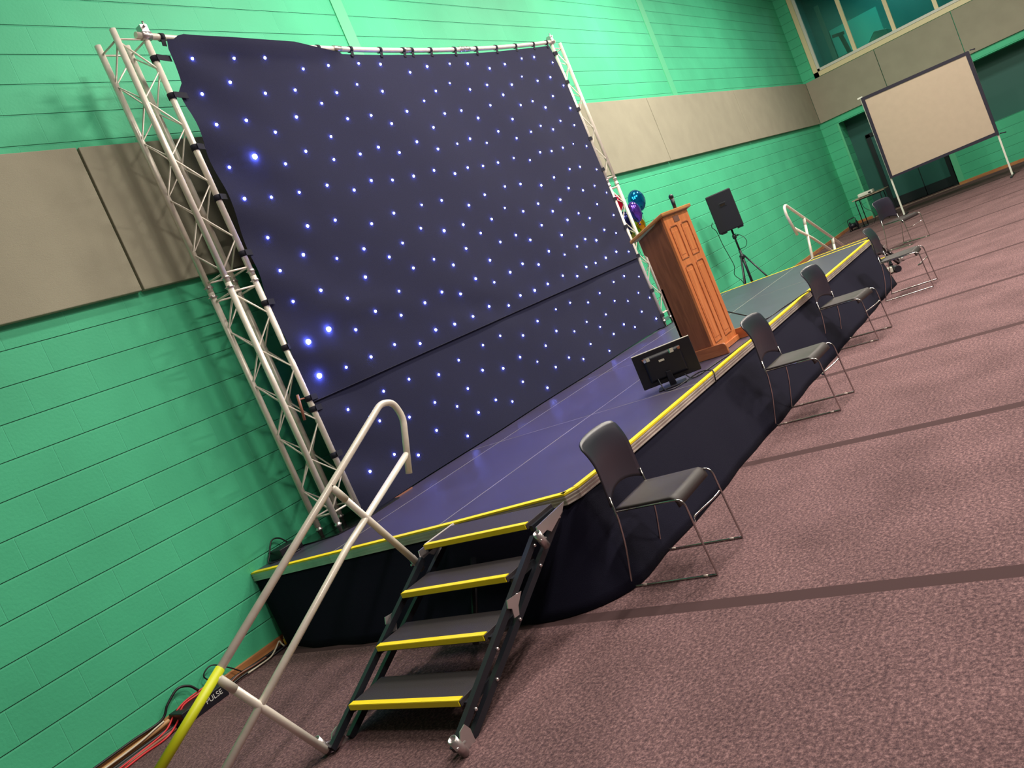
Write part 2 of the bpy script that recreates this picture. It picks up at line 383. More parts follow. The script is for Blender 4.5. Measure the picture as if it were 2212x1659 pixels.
# pale joint strips of the back wall, above the panel band
struct('trim_1', MB().box((4.26, -0.012, 3.98), (4.43, 0.02, ZC)), m_greenpaint)
struct('trim_2', MB().box((12.28, -0.012, 3.98), (12.5, 0.02, ZC)), m_greenpaint)
struct('baseboard_back', MB().box((XL, -0.022, 0), (XE, 0.01, 0.075)), m_skirting, bevel=0.005)
struct('baseboard_right', MB().box((XE-0.022, YF, 0), (XE+0.01, -2.6, 0.075)).box((XE-0.022, -0.45, 0), (XE+0.01, 0, 0.075)), m_skirtingY)
struct('trim_6', MB().box((XE-0.005, -2.6, 0), (XE+0.05, -0.45, 0.012)), m_tabletop)

# acoustic panels of the grey band
GP = 'grey acoustic panels of the wall band'
for x0, x1, lb in ((-4.2, 0.82, 'grey fabric wall panel furthest left, crossed by the shadow of the left truss'),
                   (0.84, 5.88, 'grey fabric wall panel mostly hidden behind the left half of the star cloth'),
                   (5.9, 10.94, 'beige grey fabric wall panel just right of the right truss'),
                   (10.96, 15.38, 'beige grey fabric wall panel above the lectern speaker, middle of the bright band'),
                   (15.4, 21.24, 'beige grey fabric wall panel of the long wall ending at the room corner')):
    tag(MB().box((x0, -0.06, 2.86), (x1, -0.004, 3.985)).build('acoustic_panel', m_panel, None, bevel=0.006), lb, 'wall panel', GP)
for y0, y1, lb in ((-1.84, 0.0, 'olive grey fabric panel on the end wall beside the corner, under the window'),
                   (-3.65, -1.855, 'olive grey fabric panel on the end wall directly above the projection screen'),
                   (-6.4, -3.665, 'olive grey fabric panel on the end wall at the right edge of the picture')):
    tag(MB().box((XE-0.06, y0, 2.86), (XE-0.004, y1-0.065*(y1==0), 3.985)).build('acoustic_panel', m_panel, None, bevel=0.006), lb, 'wall panel', GP)

# ------------------------------------------------------------------ stage decks
H = 0.6; TH = 0.065
ycuts = [-0.004, -0.9, -1.92, -2.955]
def xl(y): return 0.675 + (-y) * 0.056
xc = [None, 2.9, 4.98, 7.08, 9.225]
rows = ['rear row', 'middle row', 'front row']
colsn = ['at the left end, under the left truss', 'second from the left', 'third from the left', 'at the right end by the far handrail']
mids = ['at the left end beside the near steps', 'second from the left', 'third from the left, behind the lectern', 'at the right end by the far handrail']
fronts = ['at the near front corner, behind the nearest chair', 'under the monitor and the lectern', 'between the lectern and the third chair', 'at the far front corner, behind the fourth chair']
groove = m_fascia
for r in range(3):
    for c in range(4):
        y1, y0 = ycuts[r] - 0.001, ycuts[r+1] + 0.001
        if r == 2: y0 = ycuts[3]
        xa1 = xl(y1) if c == 0 else xc[c] + 0.001; xa0 = xl(y0) if c == 0 else xc[c] + 0.001
        xb = xc[c+1] - (0.004 if c < 3 else 0)
        nm = (colsn, mids, fronts)[r][c]
        t = thing('stage_deck', 'black stage deck of the %s, %s' % (rows[r], nm), 'stage deck', ((xa0+xb)/2, (y0+y1)/2, 0), 0, 'stage decks')
        ox, oy = (xa0+xb)/2, (y0+y1)/2
        P = lambda x, y, z: (x-ox, y-oy, z)
        poly = [(xa0, y0), (xb, y0), (xb, y1), (xa1, y1)]
        if r == 2 and c == 0:
            poly = [(xa0+0.03, y0+0.06), (xa0+0.12, y0+0.018), (xa0+0.4, y0), (xb, y0), (xb, y1), (xa1, y1)]
        ins = 0.004
        cxp = sum(p[0] for p in poly)/len(poly); cyp = sum(p[1] for p in poly)/len(poly)
        inp = [(x-math.copysign(0.006, x-cxp), y-math.copysign(0.006, y-cyp)) for x, y in poly]
        MB().prism([P(x, y, H-0.012) for x, y in inp], (0, 0, 0.0125)).build('deck_board', m_deck, t)
        # aluminium frame with grooves
        f = MB().prism([P(x, y, H-TH) for x, y in poly], (0, 0, TH-0.0005)).build('deck_frame', m_fascia, t)
        # grooves on outer faces as thin lips
        segs = []
        if r == 2: segs += [(poly[i], poly[i+1]) for i in range(len(poly)-3)] if c == 0 else [((xa0, y0), (xb, y0))]
        if c == 0: segs.append((poly[0], (xa1, y1)))
        if c == 3: segs.append(((xb, y0), (xb, y1)))
        lip = MB(); tape = MB()
        for (a, b) in segs:
            for zz in (H-0.021, H-0.04, H-TH+0.004):
                lip.beam(P(a[0], a[1], zz), P(b[0], b[1], zz), 0.008, 0.006)
        if segs:
            lip.build('frame_lip', m_fascia, t)
            wd = 0.042
            for (a, b) in segs:
                d = Vector((b[0]-a[0], b[1]-a[1], 0)).normalized(); n = Vector((-d.y, d.x, 0))
                cen = Vector(((poly[0][0]+poly[2][0])/2, (y0+y1)/2, 0))
                if (cen - Vector((a[0], a[1], 0))).dot(n) < 0: n = -n
                e = 0.012 if c == 0 else 0
                A = Vector((a[0], a[1], 0)); B = Vector((b[0], b[1], 0))
                q = [A, B, B+n*wd, A+n*wd]
                tape.prism([P(v.x, v.y, H+0.0002) for v in q], (0, 0, 0.003))
                q2 = [A-n*0.003, B-n*0.003, B+n*0.001, A+n*0.001]
                tape.prism([P(v.x, v.y, H-0.008) for v in q2], (0, 0, 0.0112))
            tape.build('edge_tape', m_yellow, t)['label'] = 'bright yellow safety tape'
        # legs under the deck
        for (lx, ly) in ((xa0+0.3, y0+0.12), (xb-0.12, y0+0.12), (xa1+0.12, y1-0.1), (xb-0.12, y1-0.1)):
            if r == 0 and c == 0 and lx < 1 and ly > -0.3: continue
            MB().tube([P(lx, ly, 0.0), P(lx, ly, H-TH)], 0.024, 10).build('leg', m_alu, t)
        if r == 0 and c == 0:
            MB().tube([P(0.66, -0.09, 0.05), P(0.78, -0.12, H-TH)], 0.02, 10).build('leg', m_alu, t)
            MB().tube([P(0.648, -0.093, 0.0), P(0.66, -0.09, 0.055)], [0.022, 0.024], 10).build('foot', m_orange, t)

# ------------------------------------------------------------------ stage skirt (black cloth round the stage)
def skirt_mesh():
    path = []   # (top xy, bottom xy)
    n = 26
    for i in range(n+1):
        t = i/n; y = -0.01 - t*2.74
        path.append(((xl(y)+0.012, y), (0.62 - 0.07*math.sin(min(1, t*3)*PI/2) + 0.012*math.sin(i*1.1), -0.14 - t*2.48)))
    for k in range(1, 9):
        a = k/8; an = a*PI/2
        path.append(((0.86+0.19*(1-math.cos(an)) , -2.76-0.178*math.sin(an)), (0.55+0.42*(1-math.cos(an)), -2.62-0.5*math.sin(an)*1.05)))
    m = 60
    for i in range(1, m+1):
        t = i/m; x = 1.05+t*(9.2-1.05)
        wv = 0.012*math.sin(i*0.9)*math.sin(i*0.37)
        path.append(((x, -2.938), (0.97+t*7.6, -3.15 - 0.05*t + wv + 0.01*math.sin(i*0.5))))
    vs = []; J = 10
    for (tp, bt) in path:
        for j in range(J+1):
            s = j/J; e = s**1.0
            z = (H-TH+0.004)*(1-s) + 0.004
            vs.append((tp[0]+(bt[0]-tp[0])*e, tp[1]+(bt[1]-tp[1])*e, z))
    fs = [(i*(J+1)+j, (i+1)*(J+1)+j, (i+1)*(J+1)+j+1, i*(J+1)+j+1) for i in range(len(path)-1) for j in range(J)]
    return MB().add(vs, fs, True)
sk = skirt_mesh().build('stage_skirt', m_skirt, None, solid=0.004, recalc=False)
tag(sk, 'black cloth skirt hanging from the stage edge down to the carpet', 'stage skirt')

# ------------------------------------------------------------------ truss towers
def tower(x0, y0, label, plate, gid):
    S = 0.24; cr = 0.0245; zb = 0.69; zm = 2.67; zt = 4.65
    t = thing('truss_tower', label, 'truss tower', (x0+S/2, y0+S/2, H), 0, gid)
    P = lambda x, y, z: (x-S/2, y-S/2, z-H)
    cs = [(0, 0), (S, 0), (S, S), (0, S)]
    for (z0, z1) in ((zb, zm), (zm, zt)):
        for (a, b) in cs:
            MB().tube([P(a, b, z0+0.0), P(a, b, z1-0.0)], cr, 14).build('chord', m_alu, t)
        for k in range(4):
            a = cs[k]; b = cs[(k+1) % 4]; zz = z0+0.09; pts = []; N = 4; dz = (z1-z0-0.18)/(2*N)
            for i in range(2*N+1):
                q = a if i % 2 == (k % 2) else b
                pts.append(P(q[0], q[1], zz+i*dz))
            mb = MB(); mb.tube(pts, 0.008, 6)
            mb.tube([P(a[0], a[1], z0+0.075), P(b[0], b[1], z0+0.075)], 0.008, 6)
            mb.tube([P(a[0], a[1], z1-0.075), P(b[0], b[1], z1-0.075)], 0.008, 6)
            mb.build('lacing', m_alubright, t)
    for (a, b) in cs:                                       # couplers at base and middle
        MB().lathe(P(a, b, 0), [(0.014, H+0.012), (0.02, zb-0.03), (0.029, zb-0.03), (0.029, zb-0.018), (0.02, zb-0.012), (0.02, zb+0.02)], 12).build('base_coupler', m_silver, t)
        c = MB().lathe(P(a, b, 0), [(0.026, zm-0.05), (0.03, zm-0.048), (0.03, zm-0.03), (0.024, zm-0.025), (0.024, zm+0.025), (0.03, zm+0.03), (0.03, zm+0.048), (0.026, zm+0.05)], 12)
        for zz in (zm-0.038, zm+0.038):
            c.tube([P(a-0.045, b, zz), P(a+0.045, b, zz)], 0.004, 6)
        c.build('middle_coupler', m_silver, t)
    MB().prism([P(x-x0, y-y0, H+0.001) for x, y in plate], (0, 0, 0.011)).build('base_plate', m_blacksteelplate, t, bevel=0.002)
    return t
GT = 'truss towers holding the star cloth'
tw = tower(1.20, -0.518, 'silver box truss tower at the left end of the star cloth, beside the steps', [(1.06, -0.02), (1.09, -0.3), (1.15, -0.54), (1.3, -0.61), (1.8, -0.61), (1.8, -0.02)], GT)
tower(7.54, -0.518, 'silver box truss tower at the right end of the star cloth, behind the lectern', [(7.3, -0.02), (7.3, -0.62), (8.05, -0.62), (8.05, -0.02)], GT)

pg = MB().tube([(1.335-1.32, -0.545+0.398, 1.70-H), (1.30-1.32, -0.545+0.398, 1.50-H)], 0.011, 10).tube([(1.33-1.32, -0.53+0.398, 1.66-H), (1.40-1.32, -0.52+0.398, 1.655-H)], 0.007, 8).build('hanging_peg', m_brownstick, tw)
pg['label'] = 'brown peg hooked on the truss'

# cross pole
def polez(x):
    t = (x-1.4)/(7.56-1.4); return 4.6 + 0.06*t - 0.47*t*(1-t)
pole = thing('cross_pole', 'long silver pole slung between the tops of the two truss towers', 'pole', (4.5, -0.53, 4.5))
for a, b in ((1.36, 3.42), (3.42, 5.46), (5.46, 7.62)):
    MB().tube([(x-4.5, 0, polez(x)-4.5) for x in [a+(b-a)*i/10 for i in range(11)]], 0.0245, 14).build('pole_section', m_alu, pole)
for x in (3.42, 4.44, 5.42, 5.52):
    MB().tube([(x-4.55, 0, polez(x-0.05)-4.5), (x-4.45, 0, polez(x+0.05)-4.5)], 0.031, 12).build('pole_joint', m_silver, pole)
for x in (1.44, 7.54):
    c = MB(); c.tube([(x-4.5-0.04, 0, polez(x)-4.5+0.0), (x-4.5+0.04, 0, polez(x)-4.5)], 0.036, 12)
    c.box((x-4.5-0.03, -0.03, polez(x)-4.5+0.02), (x-4.5+0.03, 0.03, polez(x)-4.5+0.075))
    c.tube([(x-4.5, -0.05, polez(x)-4.5+0.06), (x-4.5, 0.05, polez(x)-4.5+0.06)], 0.01, 8)
    c.tube([(x-4.5+0.02, -0.01, polez(x)-4.5+0.07), (x-4.5+0.02, -0.01, polez(x)-4.5+0.11)], 0.008, 8)
    c.build('pole_clamp', m_silver, pole)

# ------------------------------------------------------------------ star cloth
YC = -0.535
star = thing('star_cloth', 'navy star cloth dotted with glowing white lights, stretched between the truss towers', 'star cloth', (4.5, YC, H))
def cloth_edges(z):
    xl_ = 1.445 + (0.07 if z > 3.2 else max(0, (z-2.4)/0.8)*0.07) + (0.05 if z > 4.2 else 0)
    return xl_, 7.5 - 0.06*max(0, (z-4.2)/0.4)
def cloth_top(x):
    k = max(0.0, min(1.0, (3.3-x)/0.5)) if x > 1.62 else max(0.0, (x-1.5)/0.12)
    return polez(x) - 0.05 + 0.072*k
def cloth_pt(u, v, z0, ztop):
    x0 = 1.5; x = 1.45 + u*(7.5-1.45)
    z = z0 + v*(ztop(x)-z0)
    a, b = cloth_edges(z); x = a + u*(b-a)
    # scalloped edges between the ties, shallow wrinkles
    eu = min(u, 1-u)
    y = 0.012*math.sin(x*3.1+z*1.3)*math.sin(z*2.2) * min(1, eu*12)
    y += 0.018*math.sin((x*1.4+z*2.6)*4)*max(0, 1-u*7)
    if z > polez(x)-0.12: y -= 0.04*min(1, (z-polez(x)+0.12)/0.08)*(1 if x < 3.4 else 0)
    if u < 0.02: x += 0.01*abs(math.sin((z-0.7)*PI/0.42))
    # low crease rising to the right
    y += 0.02*math.exp(-((z-1.9-0.35*math.sin(x*0.9))/0.12)**2)*math.sin(x*2.0)
    return (x-4.5, y, z-H)
MB().grid(lambda u, v: cloth_pt(u, v, 1.6, cloth_top), 90, 46).build('upper_cloth', m_starcloth, star, recalc=False)
MB().grid(lambda u, v: (lambda p: (p[0], p[1]+0.014, p[2]))(cloth_pt(u, v, 0.612, lambda x: 1.63)), 90, 14).build('lower_cloth', m_starcloth, star, recalc=False)
MB().tube([(cloth_pt(u/60, 0, 1.6, cloth_top)[0], cloth_pt(u/60, 0, 1.6, cloth_top)[1]-0.002, cloth_pt(u/60, 0, 1.6, cloth_top)[2]) for u in range(61)], 0.003, 6).build('hem', m_strap, star)
STARS = [(1.75,4.41,1.2),(2.17,4.42,1.2),(2.49,4.42,1.4),(2.88,4.32,1),(3.21,4.35,1),(3.63,4.37,1),(1.71,4.13,1.2),(2.01,4.21,1.3),(2.33,4.11,1.1),(2.68,4.13,1.2),(3.17,4.09,1.1),(3.48,4.16,0.8),(2.93,4,1),(1.7,3.87,1.3),(2.01,3.89,1.3),(2.56,3.89,1.3),(2.25,3.77,1.1),(3.17,3.84,1.1),(2.87,3.69,1),(1.66,3.53,1.2),(1.92,3.58,2.3),(2.2,3.49,1.1),(2.49,3.58,1.1),(2.78,3.48,1),(3.14,3.5,1.1),(2.56,3.26,1.1),(2.86,3.18,1.2),(2.22,3.24,1),(1.92,3.24,1.1),(1.65,3.26,1.4),(3.94,4.36,1.2),(4.34,4.27,1),(4.66,4.33,1.3),(5.08,4.36,0.8),(5.42,4.36,1.3),(5.82,4.3,1.1),(6.18,4.35,1.1),(6.61,4.42,0.8),(6.92,4.44,1.1),(7.34,4.37,0.7),(3.79,4.08,1.1),(4.37,3.96,0.7),(4.64,4.06,1),(4.94,4.14,0.7),(5.26,4.06,1),(5.62,4.1,1.1),(6.14,4.09,1.2),(5.86,3.97,1.2),(6.45,4.19,0.6),(6.78,4.13,1.1),(7.13,4.17,1.1),(7.38,4.05,0.8),(3.49,3.85,1),(3.72,3.75,1.2),(4.02,3.86,1.2),(4.33,3.67,1.1),(4.63,3.81,1.1),(4.95,3.83,0.9),(5.2,3.73,1.2),(5.52,3.86,1),(5.84,3.67,1.2),(6.14,3.83,1),(6.46,3.87,0.8),(6.71,3.78,1.3),(7.01,3.92,1.1),(7.32,3.74,1.1),(6.95,3.59,1),(6.67,3.49,1.1),(6.4,3.55,0.9),(6.12,3.49,0.9),(5.47,3.55,1.1),(5.77,3.44,1),(3.41,3.54,1.2),(3.66,3.46,1.1),(3.97,3.54,1.2),(4.25,3.44,1.2),(4.62,3.47,0.7),(4.89,3.51,1.2),(5.17,3.44,0.7),(6.72,3.24,0.9),(6.41,3.22,1),(6.14,3.23,1.1),(5.86,3.16,0.7),(5.56,3.22,0.7),(5.22,3.2,1.1),(4.91,3.19,1),(4.62,3.2,1),(4.36,3.16,1.2),(4.05,3.23,1.1),(3.72,3.21,1.3),(3.41,3.21,1),(3.13,3.24,1.2),(6.23,2.9,1),(6.67,2.96,0.9),(6.47,2.73,1.1),(6.17,2.62,1.3),(5.88,2.84,1.3),(5.47,2.91,1.1),(5.15,2.92,1),(4.72,2.88,1.1),(3.98,2.92,1),(3.23,2.9,1.1),(3.66,2.92,0.9),(2.89,2.85,1.1),(2.48,2.95,1.1),(2.15,2.95,1.4),(1.72,2.93,1.2),(1.99,2.73,1.5),(2.32,2.63,0.9),(2.67,2.65,1.3),(2.93,2.52,1.2),(3.17,2.61,1),(3.5,2.7,1),(1.68,2.65,1.1),(3.17,2.36,1.1),(3.49,2.38,0.9),(2.55,2.41,1.4),(1.99,2.41,1.3),(2.87,2.2,1),(2.23,2.28,1),(1.68,2.39,1.1),(3.13,2.02,1.2),(2.48,2.1,1.2),(2.77,1.99,1),(1.9,2.09,2.1),(2.18,2.01,1.2),(1.64,2.05,2.1),(2.54,1.77,1),(2.85,1.69,1.1),(2.21,1.75,1.2),(4.38,2.81,1.2),(6.79,2.66,1),(7.12,2.68,0.8),(7.36,2.55,0.6),(5.65,2.64,1.1),(5.89,2.51,1.2),(5.29,2.6,1.1),(4.98,2.69,0.7),(4.67,2.61,1.1),(5.53,2.39,1.1),(6.14,2.36,1.3),(6.47,2.4,0.9),(6.69,2.3,0.9),(7,2.44,0.9),(7.3,2.24,0.9),(6.93,2.1,1),(7.21,2.01,0.6),(6.63,2.01,1.2),(6.37,2.07,1.1),(6.1,2.02,1),(5.86,2.21,1.3),(5.2,2.27,1.2),(4.98,2.37,1.1),(4.66,2.35,1),(4.39,2.5,1),(4.16,2.63,1.2),(3.82,2.62,1.6),(4.04,2.39,1.1),(3.73,2.27,1.2),(4.35,2.2,1.2),(5.46,2.08,1.2),(5.75,1.98,0.7),(5.17,1.98,1.2),(4.89,2.05,1.2),(4.61,2.01,1.3),(3.98,2.07,1.3),(4.26,1.97,0.9),(3.41,2.06,1.2),(3.66,1.98,1.3),(4.03,1.76,1.3),(4.35,1.69,1),(4.61,1.74,1.1),(4.9,1.73,1.5),(5.19,1.74,1.2),(5.54,1.76,0.9),(5.82,1.69,1.1),(6.11,1.75,1.2),(6.38,1.75,1),(6.7,1.76,1.3),(7.01,1.78,1.1),(7.31,1.72,0.6),(3.71,1.73,1.1),(3.4,1.73,1.3),(3.12,1.75,1.4),(6.96,1.45,0.8),(7.34,1.36,0.4),(6.64,1.44,0.7),(6.21,1.39,0.7),(7.14,1.17,0.6),(7.39,1.04,0.6),(5.87,1.35,0.7),(6.48,1.22,0.6),(6.79,1.14,0.5),(5.48,1.44,0.8),(5.15,1.44,0.6),(7.02,0.93,0.8),(6.16,1.12,0.7),(4.73,1.41,1),(5.67,1.15,0.7),(5.92,1.02,0.7),(6.48,0.9,0.9),(6.71,0.8,0.7),(7.33,0.75,1),(4.99,1.22,1),(5.33,1.12,0.7),(6.16,0.86,0.8),(4.38,1.34,1),(4.01,1.44,0.8),(3.69,1.43,0.8),(4.69,1.13,0.9),(5.55,0.9,0.7),(5.9,0.71,0.7),(3.26,1.4,0.8),(4.19,1.15,1),(4.44,1.02,0.5),(5.01,0.89,0.8),(5.27,0.79,0.8),(4.71,0.87,0.9),(3.85,1.13,1.1),(3.53,1.21,1),(2.92,1.36,1),(1.62,1.77,2.7),(1.9,1.75,1),(2.54,1.44,0.9),(2.2,1.44,0.9),(3.21,1.12,0.9),(1.75,1.43,0.9),(2.02,1.23,0.9),(2.36,1.14,0.9),(2.72,1.15,0.9),(2.97,1.02,0.8),(3.53,0.89,0.9),(3.21,0.87,1),(2.6,0.92,1),(2.94,0.73,0.9),(2.03,0.92,0.9),(2.28,0.81,1),(1.7,0.9,1.1),(4.07,0.91,0.9),(4.43,0.72,1),(3.77,0.79,0.8),(7.25,3.51,0.8),(7.03,3.27,0.4),(7.34,3.21,0.7),(6.95,2.96,1),(7.35,2.88,0.6)]
STARS.sort(key=lambda s: -s[2]*(14-s[0]))
def cy(x, z):
    a, b = cloth_edges(z); u = (x-a)/(b-a)
    return cloth_pt(max(0.0, min(1, u)), 0, z, lambda q: z)[1]
rest = MB()
def dome(mb, x, z, r):
    yy = cy(x, z) + (0.014 if z < 1.6 else 0)
    mb.lathe((x-4.5, yy-0.003, z-H), [(r, 0.0), (r*0.95, -r*0.45), (r*0.7, -r*0.8), (r*0.3, -r*0.98), (0.0005, -r)], 10, 'y')
for i, (sx, sz, sr) in enumerate(STARS):
    r = 0.0045 + 0.0055*sr
    if i < 100:
        mb = MB(); dome(mb, sx, sz, r if sr < 2 else 0.02); mb.build('star_light', m_starbig if sr > 2 else m_star, star)
    else:
        dome(rest, sx, sz, r)
o = rest.build('star_lights', m_star, star); o['kind'] = 'stuff'
# ties
def tie(x, z, w, side):
    """strap round the truss chord, tail reaching the cloth"""
    mb = MB(); r = 0.031
    mb.tube([(x-4.5, -0.518-YC, z-0.022-H), (x-4.5, -0.518-YC, z+0.022-H)], r, 14)
    mb.beam((x-4.5, -0.02, z-H), (x-4.5+side*w, 0.0, z-0.005-H), 0.004, 0.045)
    mb.build('side_tie', m_strap, star)
for z in (4.42, 4.125, 3.715, 3.308, 2.851, 2.442, 2.071, 1.64, 1.55, 1.155):
    tie(1.44, z, 0.13 if z > 4 else 0.075, 1)
for z in (4.5, 4.1, 3.718, 3.303, 2.864, 2.443, 2.047, 1.622, 1.113, 0.75):
    tie(7.54, z, 0.07, -1)
for x in (1.57, 1.92, 2.38, 2.74, 3.175, 3.6, 4.02, 4.38, 4.516, 4.836, 5.278, 5.706, 6.135, 6.586, 7.03, 7.39):
    z = polez(x)
    mb = MB(); mb.tube([(x-4.5-0.018, 0.005, z-H), (x-4.5+0.018, 0.005, z-H)], 0.031, 12)
    mb.beam((x-4.5, -0.012, z-H), (x-4.5-0.01, -0.006, z-0.075-H), 0.036, 0.005, (0, 1, 0)); mb.build('top_tie', m_strap, star)

# ------------------------------------------------------------------ steps with handrail
def steps(ox, sgn, y0, y1, yr, label, railside, detail=True):
    """ox = x of the stage edge, sgn = -1 steps go down towards -x, +1 towards +x"""
    t = thing('portable_steps', label, 'steps', (ox+sgn*0.6, (y0+y1)/2, 0), 0, None)
    cx, cyy = ox+sgn*0.6, (y0+y1)/2
    P = lambda d, y, z: (ox+sgn*d-cx, y-cyy, z)     # d = distance out from the stage edge
    D0 = 0.30; DX = 0.298
    for i in range(4):
        z = 0.6-0.147*i; d = D0+DX*i; back = d-0.25 if i else 0.03
        tr = MB().box(P(back, y0, z-0.03), P(d, y1, z)).build('tread', m_blackrough, t, bevel=0.002)
        a = P(d-0.034, y0+0.004, z+0.0005); b = P(d+0.004, y1-0.004, z+0.004)
        MB().box(a, b).box(P(d, y0+0.004, z-0.024), P(d+0.005, y1-0.004, z+0.004)).build('nosing', m_yellow, tr)['label'] = 'yellow anti-slip nosing strip'
        if i == 0:
            MB().box(P(0.0, y1-0.0, z-0.01), P(d-0.02, y1+0.012, z+0.003)).build('edge_strip', m_alubright, tr)
        for (ya, yb) in ((y0-0.02, y0), (y1, y1+0.02)):
            MB().box(P(back+0.02, ya, z-0.05), P(d-0.02, yb, z-0.02)).build('tread_bracket', m_blackmetal, tr)
    for yy in (y0-0.035, y1+0.035):
        MB().beam(P(0.32, yy, 0.53), P(1.36, yy, 0.03), 0.03, 0.035).build('front_stringer', m_blackmetal, t)
        MB().beam(P(0.03, yy, 0.555), P(1.24, yy, -0.02+0.03), 0.03, 0.035).build('rear_stringer', m_blackmetal, t)
        for k in range(4):
            for (d, z) in ((0.36+0.27*k, 0.50-0.133*k), (0.08+0.3*k, 0.53-0.135*k)):
                s = -1 if yy < cyy else 1
                MB().lathe(P(d, yy+s*0.016, z), [(0.009, -0.005), (0.009, 0.004), (0.005, 0.009)] if s > 0 else [(0.005, -0.009), (0.009, -0.004), (0.009, 0.005)], 8, 'y').build('bolt', m_silver, t)
        # mid bracket and clamps
        s = -1 if yy < cyy else 1; yo = yy+s*0.02
        MB().prism([P(0.60, yo, 0.37), P(0.72, yo, 0.385), P(0.735, yo, 0.35), P(0.71, yo, 0.335), P(0.72, yo, 0.29), P(0.68, yo, 0.285), P(0.66, yo, 0.325)], (0, s*0.006, 0)).build('mid_plate', m_silver, t)
        MB().prism([P(0.0, yo, 0.585), P(0.30, yo, 0.575), P(0.31, yo, 0.52), P(0.23, yo, 0.525), P(0.2, yo, 0.50), P(0.05, yo, 0.545)], (0, s*0.008, 0)).build('top_plate', m_silver, t)
        for (d, z) in ((0.33, 0.50), (1.37, 0.045)):
            mb = MB(); a = Vector(P(d-0.02, yo+s*0.028, z-0.035)); b = Vector(P(d+0.015, yo+s*0.028, z+0.06))
            n = 16
            # hollow socket
            ax = (b-a).normalized(); u = ax.orthogonal().normalized(); w = ax.cross(u); vs = []
            for (c, rr) in ((a, 0.022), (b, 0.022), (b, 0.018), (a, 0.018)):
                for k in range(n): vs.append(c+(u*math.cos(2*PI*k/n)+w*math.sin(2*PI*k/n))*rr)
            mb.add(vs, [(j*n+k, j*n+(k+1) % n, ((j+1) % 4)*n+(k+1) % n, ((j+1) % 4)*n+k) for j in range(4) for k in range(n)], True)
            mb.tube([P(d-0.05, yo+s*0.02, z+0.0), P(d+0.03, yo+s*0.045, z+0.02)], 0.007, 8)
            mb.build('rail_socket', m_silver, t)
    for yy in (y0-0.035, y1+0.035):                           # feet
        s = -1 if yy < cyy else 1
        MB().prism([P(1.25, yy+s*0.018, 0.0), P(1.33, yy+s*0.018, 0.0), P(1.345, yy+s*0.018, 0.03), P(1.31, yy+s*0.018, 0.085), P(1.27, yy+s*0.018, 0.095), P(1.25, yy+s*0.018, 0.06)], (0, s*0.006, 0)).build('foot', m_silver, t)
    # diagonal gas strut underneath
    MB().tube([P(0.28, (y0+y1)/2+0.08, 0.46), P(0.62, (y0+y1)/2-0.02, 0.12)], 0.018, 10).build('strut', m_blackmetal, t)
    # handrail
    hr = MB()
    top = [P(2.12, yr, 0.47), P(0.235, yr, 1.385), P(0.09, yr, 1.455), P(-0.005, yr, 1.43), P(-0.035, yr, 1.32), P(0.11, yr, 1.0)]
    pts = smooth_path(top, 0.09, 8)
    rail = hr.tube(pts, 0.0205, 14).build('handrail', m_alu, t)
    MB().tube([P(0.055, yr, 1.115), P(0.75, yr, 0.83), P(1.95, yr, 0.245)], 0.0195, 14).build('lower_rail', m_alu, rail)
    for (a, b) in (((0.685, 1.175), (0.33, 0.505)), ((1.715, 0.675), (1.37, 0.03))):
        q = MB().tube([P(a[0], yr-0.0, a[1]), P(b[0], yr, b[1])], 0.0205, 14).build('post', m_alu, rail)
        va = Vector((a[0], a[1])); vb = Vector((b[0], b[1])); v1 = va+(vb-va)*0.03; v2 = va+(vb-va)*0.17
        MB().tube([P(v1[0], yr, v1[1]), P(v2[0], yr, v2[1])], 0.0225, 14).build('grey_tape', m_sticker, q)
    if railside:
        a = Vector((1.68, 0.69)); b = Vector((2.13, 0.466))
        n0 = [P(1.675, yr, 0.6862), P(2.125, yr, 0.4678)]
        MB().tube(n0, 0.0225, 14).build('rail_tape', m_yellowgreen, rail)['label'] = 'lime yellow tape round the low end'
    return t
steps(0.79, -1, -2.875, -2.085, -2.02, 'black portable steps with yellow nosings and silver handrail at the near end of the stage', True)
steps(9.245, 1, -2.875, -2.085, -2.04, 'portable steps beyond the far end of the stage, only their silver handrail showing', False)

# ------------------------------------------------------------------ lectern
LX0, LX1 = 3.79, 4.33; LYF, LYB = -2.745, -2.485
lt = thing('lectern', 'tall oak lectern with panelled front and sloping top, standing on the stage', 'lectern', (4.06, -2.6, H))
Q = lambda x, y, z: (x-4.06, y+2.6, z-H)
zt = 1.857; zb_ = 1.757
# side panels, slightly stepped at the rear upper part
for xx in (LX0, LX1-0.022):
    MB().prism([Q(xx, LYF+0.02, H+0.02), Q(xx, LYB-0.0, H+0.02), Q(xx, LYB-0.0, 1.60), Q(xx, LYB+0.02, 1.63), Q(xx, LYB+0.02, zb_), Q(xx, LYF+0.02, zt-0.005)], (0.022, 0, 0)).build('side_panel', m_woodS, lt, bevel=0.002)
